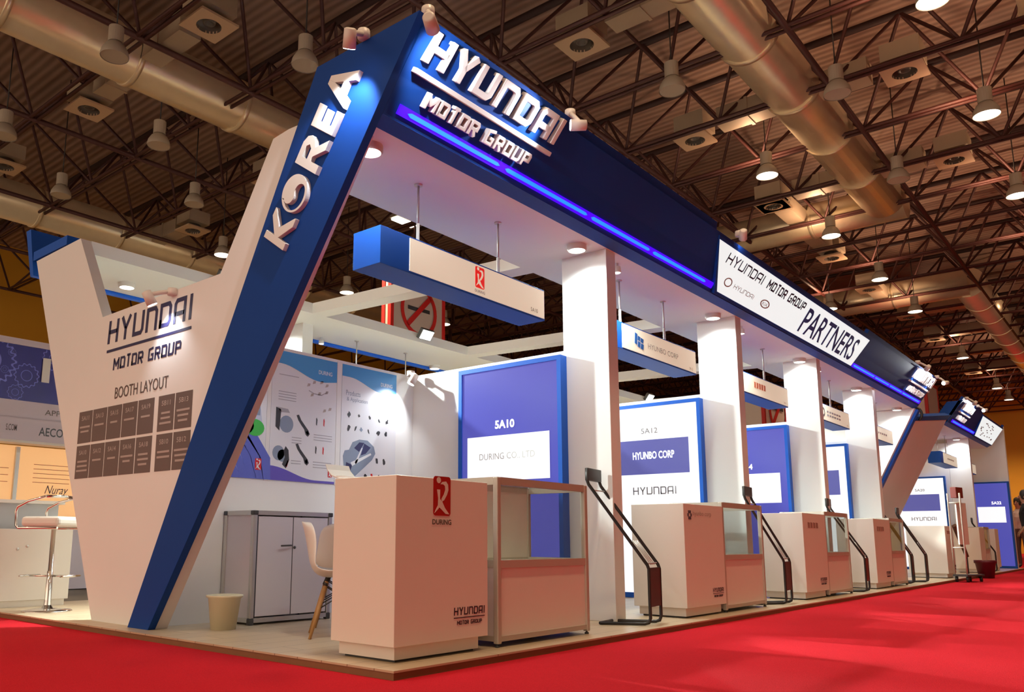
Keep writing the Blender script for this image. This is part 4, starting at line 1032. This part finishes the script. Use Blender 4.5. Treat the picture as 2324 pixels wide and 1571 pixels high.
mb.build('heading_print', PSTEEL, p3)
random.seed(5)
for (x, z) in ((0.09, 0.62), (0.21, 0.62), (0.34, 0.62), (0.46, 0.60), (0.56, 0.60), (0.09, 0.50), (0.17, 0.50), (0.24, 0.50), (0.33, 0.49), (0.45, 0.49), (0.55, 0.49), (0.44, 0.235), (0.53, 0.235), (0.30, 0.09), (0.38, 0.10), (0.46, 0.09), (0.54, 0.09)):
    rx, rz, tw = random.uniform(.010, .026), random.uniform(.014, .034), random.uniform(-.5, .5)
    pts = []
    for i in range(10):
        a = i*math.pi/5; q = random.uniform(.55, 1.1); px_, pz_ = rx*q*math.cos(a), rz*q*math.sin(a)
        pts.append((x+px_*math.cos(tw)-pz_*math.sin(tw), z+px_*math.sin(tw)+pz_*math.cos(tw)))
    item(p3, f3_, random.choice((DARKINK, DARKINK, PSTEEL)) if z > .3 else random.choice((REDINK, DARKINK)), pts)
mb = MB(); P2(mb, f3_, [(0.03, 0.25), (0.05, 0.30), (0.10, 0.31), (0.14, 0.38), (0.22, 0.41), (0.32, 0.41), (0.40, 0.36), (0.42, 0.30), (0.38, 0.24), (0.16, 0.07), (0.10, 0.06), (0.05, 0.11)]); mb.build('car_print', PSTEEL, p3)
mb = MB(); P2(mb, f3_, [(0.16, 0.33), (0.22, 0.385), (0.28, 0.385), (0.22, 0.30)], 0.0016); P2(mb, f3_, [(0.28, 0.38), (0.36, 0.35), (0.30, 0.29), (0.24, 0.27)], 0.0016); P2(mb, f3_, [(0.06, 0.14), (0.12, 0.12), (0.14, 0.18), (0.07, 0.20)], 0.0016); mb.build('car_glass_print', NAVYINK, p3)
mb = MB(); P2(mb, f3_, [(0.12, 0.20), (0.36, 0.30), (0.37, 0.285), (0.14, 0.17)], 0.0018); P2(mb, f3_, [(0.17, 0.20), (0.25, 0.34), (0.26, 0.335), (0.19, 0.19)], 0.0018); mb.build('car_highlight_print', POSTERW, p3)
t = MB(); t.box(1.842, 1.893, 2.5365, 2.541, 1.10, 2.185); t.box(1.110, 1.145, 2.5365, 2.541, 1.10, 2.185)
tag(t.build('poster_strip', mat('aluminium_white', (0.78, 0.78, 0.77, 1), 0.4)), 'narrow white joint strips between the three posters', 'trim strip')

# ------------------------------------------------------------------ cabinet, chairs, bin inside the first booth
t = thing('storage_cabinet', 'white two-door storage cabinet with aluminium frame against the back partition', 'cabinet', (1.2, 2.35, .044))
cx0, cx1, cy0, cy1, cz0, cz1 = 0.755, 1.50, 2.16, 2.53, 0.06, 0.85
for xx in (cx0, cx1-.035):
    for yy in (cy0, cy1-.035):
        MB().box(xx, xx+.035, yy, yy+.035, cz0+.03, cz1-.03).build('post', ALU, t, bevel=0.006)
        MB().box(xx-.004, xx+.039, yy-.004, yy+.039, cz1-.032, cz1).build('corner_cap', DARKGREY, t, bevel=0.006)
        MB().box(xx-.002, xx+.037, yy-.002, yy+.037, 0.044, cz0+.03).build('foot', DARKGREY, t, bevel=0.006)
for z in (cz0, cz1-.032):
    r = MB(); r.box(cx0+.035, cx1-.035, cy0+.003, cy0+.03, z, z+.032); r.box(cx0+.035, cx1-.035, cy1-.03, cy1-.003, z, z+.032); r.box(cx0+.003, cx0+.03, cy0+.035, cy1-.035, z, z+.032); r.box(cx1-.03, cx1-.003, cy0+.035, cy1-.035, z, z+.032)
    r.build('rail', ALU, t)
MB().box(cx0+.012, cx0+.02, cy0+.035, cy1-.035, cz0+.03, cz1-.03).build('side_panel', LILAC, t)
MB().box(cx1-.02, cx1-.012, cy0+.035, cy1-.035, cz0+.03, cz1-.03).build('side_panel', LILAC, t)
MB().box(cx0+.03, cx1-.03, cy0+.03, cy1-.03, cz1-.014, cz1-.004).build('top_panel', WHITE2, t)
xm = (cx0+cx1)/2-0.01
for k_, (a, b) in enumerate(((cx0+.045, xm-.004), (xm+.004, cx1-.045))):
    d = MB().box(a, b, cy0+.004, cy0+.018, cz0+.042, cz1-.042).build('door', LILAC, t, bevel=0.002)
    hx = b-.03 if k_ == 0 else a+.03
    if k_ == 0: MB().tube([(b-.012, cy0-.004, .60), (b-.03, cy0-.018, .60), (b-.12, cy0-.02, .597)], 0.006, 6).build('handle', DARKGREY, d)
    else: MB().lathe((a+.012, cy0+.004, .585), [(0, -.008), (.011, -.008), (.011, 0)], 10, 'Y').build('lock', DARKGREY, d)
MB().box(xm-.004, xm+.004, cy0+.006, cy0+.016, cz0+.042, cz1-.042).build('door_gap', DARKGREY, t)
MB().box(cx0+.035, cx0+.045, cy0+.004, cy0+.012, cz0+.034, cz1-.034).build('door_hinge', DARKGREY, t)

t = thing('waste_bin', 'small cream plastic waste bin beside the cabinet', 'bin', (0.50, 2.10, .044))
MB().lathe((0.50, 2.10, .044), [(0, 0), (0.083, 0), (0.108, 0.205), (0.122, 0.212), (0.124, 0.226), (0.108, 0.228), (0.10, 0.215), (0.078, 0.012), (0, 0.012)], 32).build('bin_body', CREAMBIN, t)

def shell_chair(loc, yaw, label):
    t = thing('shell_chair', label, 'chair', (0, 0, 0), 'white shell chairs behind the counter')
    # shell: profile in (forward f, z) swept over width with curved section
    prof = [(0.235, 0.415), (0.19, 0.432), (0.10, 0.425), (0.0, 0.412), (-0.10, 0.408), (-0.17, 0.425), (-0.215, 0.475), (-0.235, 0.55), (-0.252, 0.65), (-0.272, 0.74), (-0.288, 0.79), (-0.297, 0.812)]
    hw = [0.16, 0.205, 0.225, 0.23, 0.23, 0.228, 0.222, 0.215, 0.205, 0.185, 0.15, 0.085]
    n = 14; vs = []; fs = []
    for (f, z), w_ in zip(prof, hw):
        i = prof.index((f, z))
        for q in range(n+1):
            s = -1+2*q/n; e = abs(s)**2.6
            back = min(1, max(0, (z-.42)/.2))
            vs.append((f + e*0.07*back, s*w_, z + e*0.055*(1-back) + (0.02*e if back > .9 and i < 10 else 0)))
    for i in range(len(prof)-1):
        for q in range(n): fs.append((i*(n+1)+q, i*(n+1)+q+1, (i+1)*(n+1)+q+1, (i+1)*(n+1)+q))
    mb = MB(); mb.add(vs, [f[::-1] for f in fs], True); o = mb.build('seat_shell', PLASTIC, t)
    so = o.modifiers.new('s', 'SOLIDIFY'); so.thickness = 0.012; ss = o.modifiers.new('sub', 'SUBSURF'); ss.levels = 1; ss.render_levels = 1
    for sx in (1, -1):
        for sy in (1, -1):
            top = (sx*0.10, sy*0.11, 0.385); bot = (sx*0.19+(-.02), sy*0.205, 0.0)
            MB().tube([top, bot], [0.016, 0.011], 10).build('leg', BEECH, t)
            MB().tube([(sx*0.09, sy*0.095, 0.405), (sx*0.112, sy*0.122, 0.355)], 0.017, 8).build('leg_bracket', BLACK, t)
    w = MB()
    lp = lambda sx, sy, f: Vector((sx*0.10, sy*0.11, 0.385)).lerp(Vector((sx*0.19-.02, sy*0.205, 0)), f)
    for a, b in (((1, 1), (1, -1)), ((-1, 1), (-1, -1)), ((1, 1), (-1, 1)), ((1, -1), (-1, -1))):
        w.tube([lp(*a, .08), lp(*b, .48)], 0.0045, 5); w.tube([lp(*b, .08), lp(*a, .48)], 0.0045, 5)
    w.build('wire_brace', BLACK, t)
    t.location = loc; t.rotation_euler = (0, 0, yaw); t.scale = (.88, .88, .88)
    return t
ch = shell_chair((0.79, 1.26, 0.044), math.radians(-40), 'white shell chair with beech legs seen from its side, left of the nearest counter')
dup(ch, (1.24, 1.74, 0.044), 'white shell chair partly hidden behind the nearest counter', math.radians(48))
dup(ch, (3.75, 1.30, 0.044), 'white shell chair in the second booth, behind the brochure rack', math.radians(120))

t = thing('leaflet_tray', 'white curved leaflet tray overhanging the back edge of the nearest counter', 'tray', (0.24, 0.60, 0.973))
mb = MB()
prof = [(0.50, 0.976), (0.60, 0.978), (0.66, 0.995), (0.70, 1.03), (0.715, 1.06)]
for i in range(len(prof)-1):
    (ya, za), (yb, zb) = prof[i], prof[i+1]; mb.add([(0.165, ya, za), (0.34, ya, za), (0.34, yb, zb), (0.165, yb, zb), (0.165, ya, za-.006), (0.34, ya, za-.006), (0.34, yb, zb-.006), (0.165, yb, zb-.006)], [(0,1,2,3), (7,6,5,4), (0,3,7,4), (1,5,6,2), (0,4,5,1), (3,2,6,7)])
mb.build('tray_sheet', PLASTIC, t)
MB().tube([(0.18, 0.64, 0.985), (0.26, 0.66, 0.99), (0.33, 0.64, 0.985)], 0.006, 6).build('tray_edge', BEECH, t)

# glass bowl-like decor seen behind the first rack
t = thing('wire_leaflet_stand', 'small chrome wire leaflet stand between the first pillar and the second counter', 'leaflet stand', (3.22, 0.75, .044))
MB().lathe((3.22, 0.75, .044), [(0, 0), (0.09, 0), (0.085, 0.02), (0.02, 0.035), (0, 0.035)], 20).build('base', CHROME, t)
MB().tube([(3.22, 0.75, .07), (3.22, 0.75, .95)], 0.012, 8).build('pole', CHROME, t)
for z in (0.45, 0.70, 0.92):
    b = MB().tube([(3.12, 0.72, z), (3.32, 0.72, z)], 0.006, 6); b.tube([(3.12, 0.78, z), (3.32, 0.78, z)], 0.006, 6); b.box(3.13, 3.31, 0.725, 0.775, z, z+0.004)
    b.build('leaflet_shelf', CHROME, t)

# ------------------------------------------------------------------ left side: stool, low counter
t = thing('bar_stool', 'chrome bar stool with white seat at the left edge of the platform', 'stool', (0.30, 4.33, .044))
sx, sy = 0.30, 4.33
MB().lathe((sx, sy, .044), [(0, 0.012), (0.03, .05), (0.05, .022), (0.12, 0.018), (0.19, 0.008), (0.195, 0.0), (0, 0)][::1], 32).build('base', CHROME, t)
MB().lathe((sx, sy, .07), [(0.03, 0.0), (0.026, 0.06), (0.024, 0.30), (0.019, 0.30), (0.018, 0.66), (0, 0.66)], 16).build('column', CHROME, t)
def sl(a, b, z): return Vector((sx + a*0.45, sy - a*0.89, 0)) + Vector((0.89*b, 0.45*b, z))
b = MB().tube([sl(0.20, 0.0, 0.33), sl(0.02, 0, 0.33)], 0.009, 8); b.tube([sl(0.20, -.12, 0.33), sl(0.22, 0, 0.33), sl(0.20, 0.12, 0.33)], 0.009, 8); b.tube([sl(-.20, -.12, 0.33), sl(-.22, 0, 0.33), sl(-.20, 0.12, 0.33)], 0.009, 8); b.tube([sl(-0.20, 0.0, 0.33), sl(-0.02, 0, 0.33)], 0.009, 8)
b.build('footrest', CHROME, t)
mb = MB(); u_, v_ = Vector((0.45, -0.89, 0)), Vector((0.89, 0.45, 0))
mb.obox((sx, sy, 0.735), u_, v_, (0, 0, -1), -0.17, 0.20, -0.20, 0.20, -0.085, 0.0); mb.build('seat_cushion', PLASTIC, t, bevel=0.03, seg=3)
for b_ in (-0.18, 0.18):
    MB().tube([sl(0.18, b_, 0.725), sl(-0.20, b_, 0.725), sl(-0.225, b_, 0.745), sl(-0.235, b_, 0.86), sl(-0.22, b_, 0.90), sl(-0.12, b_, 0.945), sl(0.05, b_, 0.985)], 0.011, 8).build('arm_tube', CHROME, t)
MB().tube([sl(0.05, -.18, 0.985), sl(0.09, 0, 0.99), sl(0.05, 0.18, 0.985)], 0.012, 8).build('back_rail', CHROME, t)

t = thing('low_counter', 'low white locked counter behind the bar stool at left', 'counter', (0.1, 5.0, .044))
MB().box(-0.6+0.62, 0.715, 4.86, 5.26, 0.10, 0.72).build('counter_body', WHITE2, t, bevel=0.003)
MB().box(0.04, 0.69, 4.88, 5.24, 0.044, 0.10).build('plinth', WHITE2, t)
MB().box(0.02, 0.715, 5.20, 5.26, 0.72, 0.955).build('raised_back', CONCRETE, t)
MB().box(0.02, 0.73, 5.10, 5.27, 0.955, 0.985).build('shelf_top', WHITE2, t)
for (x, z) in ((0.315, 0.57), (0.235, 0.545)): MB().lathe((x, 4.86, z), [(0, -.008), (0.012, -.008), (0.012, 0)], 12, 'Y').build('lock', ALU, t)

# neighbouring stand beyond, at the left edge
t = thing('neighbour_stand', 'neighbouring stand with gear banner and warm lit back wall at the left edge', 'exhibition stand', (1.0, 8.6, 0))
MB().box(-3.0, 5.0, 8.0, 8.15, 2.35, 3.06).build('gear_banner', NAVYBANNER, t)
MB().box(-3.0, 5.0, 7.98, 8.16, 3.06, 3.14).build('banner_trim', PALEFASCIA, t)
MB().box(-3.0, 5.0, 7.98, 8.16, 2.12, 2.35).build('upper_fascia', PALEFASCIA, t)
MB().box(-3.0, 5.0, 7.92, 8.16, 1.84, 2.12).build('lower_fascia', PALEFASCIA, t)
MB().box(-3.0, 5.0, 7.90, 8.16, 1.81, 1.84).build('fascia_trim', WHITE2, t)
text('lettering', 'AECO E.', fy(1.60, 7.92, 1.92), 0.42, 0.11, DARKINK, t, 0.01, 0.003)
text('lettering', 'S.COM', fy(1.20, 7.92, 1.955), 0.13, 0.08, GREYINK, t, 0.01, 0.003)
text('lettering', 'APP', fy(1.68, 7.98, 2.20), 0.20, 0.07, GREYINK, t, 0.01, 0.003)
text('lettering', 'I', fy(1.60, 8.0, 2.62), 0.10, 0.32, LETTER, t, 0.05, 0.02)
mb = MB()
for (gx, gz, R, th) in ((0.95, 2.82, 0.34, 22), (1.42, 2.68, 0.16, 14), (1.22, 2.95, 0.05, 10), (1.15, 2.72, 0.05, 10), (1.75, 2.95, 0.16, 14), (1.3, 2.45, 0.10, 10)):
    k = th*4; fr = fy(gx, 8.0, gz)
    rad = lambda i: R*(1.0 if (i//2) % 2 == 0 else 0.88)
    mb.ring(fr, [(rad(i)*math.cos(2*math.pi*i/k), rad(i)*math.sin(2*math.pi*i/k)) for i in range(k)], [((rad(i)-R*.08)*math.cos(2*math.pi*i/k), (rad(i)-R*.08)*math.sin(2*math.pi*i/k)) for i in range(k)], 0, 0.004)
    mb.ring(fr, [(R*.45*math.cos(2*math.pi*i/k), R*.45*math.sin(2*math.pi*i/k)) for i in range(k)], [(R*.40*math.cos(2*math.pi*i/k), R*.40*math.sin(2*math.pi*i/k)) for i in range(k)], 0, 0.004)
mb.build('gear_print', BANNERLINE, t)
MB().box(-3.0, 5.0, 8.75, 8.85, 0.0, 1.86).build('back_wall', ORANGEWALL, t)
MB().box(1.66, 1.71, 8.70, 8.75, 0.9, 1.84).build('wall_divider', ALU, t)
text('lettering', 'Nuray', fy(2.08, 8.75, 1.20), 0.30, 0.15, DARKINK, t, 0.0, 0.003, 0.3)
mb = MB()
for i in range(5): mb.prism(fy(1.92, 8.75, 1.62-i*.06), [(0, 0), (0.5, 0), (0.5, .008), (0, .008)], 0, 0.002)
for i in range(3): mb.prism(fy(1.15, 8.75, 1.55-i*.09), [(0, 0), (0.45, 0), (0.45, .008), (0, .008)], 0, 0.002)
mb.build('wall_print', mat('wall_print_brown', (0.32, 0.15, 0.07, 1), 0.6), t)
MB().prism(fy(1.36, 8.75, 1.10), [(0, 0), (.13, 0), (.13, .12), (0, .12)], 0, 0.004).build('yellow_card', PYELLOW, t)
MB().box(-3, 5, 7.9, 8.74, 0.0, 0.88).build('stand_counter', PALEFASCIA, t)

# ------------------------------------------------------------------ far right: trolley, pot, leaning board, people
t = thing('trolley', 'dark trolley with tall poles and a red box on the carpet at far right', 'trolley', (13.65, -.2, 0))
MB().obox((13.40, -0.08, 0.095), (0.93, -0.25, 0), (0.25, 0.93, 0), (0, 0, 1), 0, 0.62, -0.12, 0.12, 0, 0.03).build('platform', DARKGREY, t)
for a, b in ((0.06, -.09), (0.06, .09), (0.55, -.09), (0.55, .09)):
    p = Vector((13.40, -0.08, 0.05)) + Vector((0.93, -0.25, 0))*a + Vector((0.25, 0.93, 0))*b
    MB().lathe(p-Vector((0, .018, 0)), [(0, 0), (.048, 0), (.048, .036), (0, .036)], 16, 'Y').build('wheel', BLACK, t)
for b in (-.10, .10):
    p = Vector((13.40, -0.08, 0.12)) + Vector((0.93, -0.25, 0))*0.03 + Vector((0.25, 0.93, 0))*b
    MB().tube([p, p+Vector((0, 0, 1.2)), p+Vector((-0.01, 0.0, 1.36))], 0.014, 8).build('upright_pole', ALUMATT, t)
for z in (0.45, 1.2):
    p = Vector((13.43, -0.09, 0.12+z)); MB().tube([p-Vector((.025, .093, 0)), p+Vector((.025, .093, 0))], 0.011, 8).build('cross_bar', ALUMATT, t)
MB().obox((13.42, -0.10, 1.42), (0.93, -0.25, 0), (0, 0, 1), (-.25, -.93, 0), -0.03, 0.22, -0.02, 0.16, -0.05, 0.05).build('red_box', mat('red_box_paint', (0.20, 0.028, 0.018, 1), 0.5), t, bevel=0.006)
MB().obox((13.45, -0.10, 0.62), (0.93, -0.25, 0), (0, 0, 1), (-.25, -.93, 0), 0.0, 0.35, 0, 0.70, -0.012, 0.012).build('white_board', WHITE2, t)
t = thing('plant_pot', 'empty dark maroon plant pot on the carpet behind the trolley', 'pot', (15.7, -.12, 0))
MB().lathe((15.7, -0.12, 0), [(0, 0), (0.125, 0), (0.165, 0.27), (0.185, 0.28), (0.185, 0.33), (0.16, 0.33), (0.15, 0.28), (0.11, 0.03), (0, 0.03)], 28).build('pot_body', MAROON, t)
mb = MB(); mb.obox((14.70, 0.10, 0.50), (0.06, 0, 0), (0.25, 0.10, 0), (0, 0, 1), 0, 1, 0, 1, 0, 0.02)
t = thing('leaning_board', 'long brown board leaning against the white counter behind the trolley', 'board', (15.0, .0, .0))
MB().tube([(15.05, 0.06, 0.40), (14.60, 0.135, 0.96)], [0.035, 0.05], 4, smooth=False).build('board', mat('brown_board', (0.12, 0.045, 0.025, 1), 0.6), t)
MB().tube([(15.05, 0.06, 0.0), (15.05, 0.06, 0.42)], 0.012, 6).build('board_support', BLACK, t)
bpy.data.objects.remove(bpy.data.objects['board_support']) if False else None

def person(loc, yaw, label, top, trousers, hair, arm_fwd=0.12):
    t = thing('person', label, 'person', (0, 0, 0))
    J = {'pel': (0, 0, .95, .15, .12), 'wai': (0, 0, 1.10, .14, .11), 'che': (.01, 0, 1.30, .17, .13), 'nek0': (0, 0, 1.46, .09, .08), 'nek': (.01, 0, 1.53, .055, .055), 'hd0': (.03, 0, 1.62, .075, .085), 'hd1': (.025, 0, 1.72, .08, .095), 'hd2': (.02, 0, 1.79, .045, .05)}
    E_ = [('pel', 'wai'), ('wai', 'che'), ('che', 'nek0'), ('nek0', 'nek'), ('nek', 'hd0'), ('hd0', 'hd1'), ('hd1', 'hd2')]
    for s, n in ((1, 'l'), (-1, 'r')):
        J.update({n+'hip': (0, s*.09, .88, .10, .10), n+'kne': (.02, s*.10, .50, .062, .062), n+'ank': (-.02, s*.10, .10, .042, .042), n+'toe': (.14, s*.12, .035, .035, .03),
                  n+'sho': (0, s*.185, 1.42, .065, .065), n+'elb': (-.03, s*.25, 1.14, .045, .045), n+'wri': (arm_fwd, s*.22, .93, .03, .03), n+'pal': (arm_fwd+.05, s*.21, .88, .032, .02)})
        E_ += [('pel', n+'hip'), (n+'hip', n+'kne'), (n+'kne', n+'ank'), (n+'ank', n+'toe'), ('nek0', n+'sho'), (n+'sho', n+'elb'), (n+'elb', n+'wri'), (n+'wri', n+'pal')]
        for q, (dy, ln) in enumerate(((-.027, .06), (-.009, .075), (.009, .07), (.026, .055))):
            J[n+'f%d' % q] = (arm_fwd+.075, s*.21+dy, .835, .009, .009); J[n+'g%d' % q] = (arm_fwd+.08, s*.21+dy, .88-.045-ln*.7, .008, .008)
            E_ += [(n+'pal', n+'f%d' % q), (n+'f%d' % q, n+'g%d' % q)]
        J[n+'th'] = (arm_fwd+.075, s*.17, .865, .010, .010); E_.append((n+'wri', n+'th'))
    ks = list(J); me = bpy.data.meshes.new('body'); me.from_pydata([J[k][:3] for k in ks], [(ks.index(a), ks.index(b)) for a, b in E_], [])
    o = bpy.data.objects.new('body', me); COL.objects.link(o); o.parent = t; ROOT[o.name] = Vector((0, 0, 0))
    o.modifiers.new('skin', 'SKIN'); o.modifiers.new('sub', 'SUBSURF').render_levels = 1
    for v, k in zip(me.skin_vertices[0].data, ks): v.radius = J[k][3:]; v.use_root = (k == 'pel')
    m_ = bpy.data.materials.new('dressed_body'); m_.use_nodes = True; nt = m_.node_tree; pb = nt.nodes['Principled BSDF']; pb.inputs['Roughness'].default_value = 0.8
    tc = nt.nodes.new('ShaderNodeTexCoord'); sp = nt.nodes.new('ShaderNodeSeparateXYZ'); nt.links.new(tc.outputs['Object'], sp.inputs[0])
    rp = nt.nodes.new('ShaderNodeValToRGB'); rp.color_ramp.interpolation = 'CONSTANT'; mp = nt.nodes.new('ShaderNodeMath'); mp.operation = 'DIVIDE'; mp.inputs[1].default_value = 1.9
    nt.links.new(sp.outputs['Z'], mp.inputs[0]); nt.links.new(mp.outputs[0], rp.inputs['Fac']); nt.links.new(rp.outputs['Color'], pb.inputs['Base Color'])
    el = rp.color_ramp.elements; el[0].position = 0; el[0].color = (0.02, 0.018, 0.016, 1); el[1].position = 0.05; el[1].color = trousers
    for pos, c in ((0.535, top), (0.80, (0.45, 0.24, 0.16, 1))): e = el.new(pos); e.color = c
    me.materials.append(m_)
    MB().lathe((0.0, 0, 1.70), [(0.0, 0.135), (0.05, 0.125), (0.085, 0.09), (0.098, 0.04), (0.098, -0.04), (0.08, -0.09)], 20).build('hair', hair, t)
    for s in (1, -1):
        MB().lathe((0.118, s*0.032, 1.685), [(0, -0.008), (0.010, -0.004), (0.011, 0.004), (0, 0.009)], 8).build('eye', DARKINK, t)
        MB().lathe((0.02, s*0.086, 1.66), [(0, -0.03), (0.014, -0.015), (0.016, 0.01), (0, 0.03)], 8).build('ear', SKIN, t)
    MB().tube([(0.115, 0, 1.68), (0.14, 0, 1.645), (0.118, 0, 1.635)], [0.008, 0.012, 0.006], 8).build('nose', SKIN, t)
    MB().tube([(0.112, -0.022, 1.598), (0.118, 0, 1.596), (0.112, 0.022, 1.598)], 0.005, 6).build('mouth', mat('lips', (0.30, 0.08, 0.07, 1), 0.5), t)
    t.location = loc; t.rotation_euler = (0, 0, yaw)
    return t
person((19.6, -0.44, 0.0), math.radians(100), 'person in dark top and tan trousers cut by the right edge of the picture', (0.010, 0.009, 0.012, 1), (0.36, 0.22, 0.12, 1), HAIR)
person((23.2, 0.10, 0.0), math.radians(160), 'distant person in pale shirt beside the far end wall', (0.55, 0.45, 0.45, 1), (0.10, 0.07, 0.06, 1), HAIR)
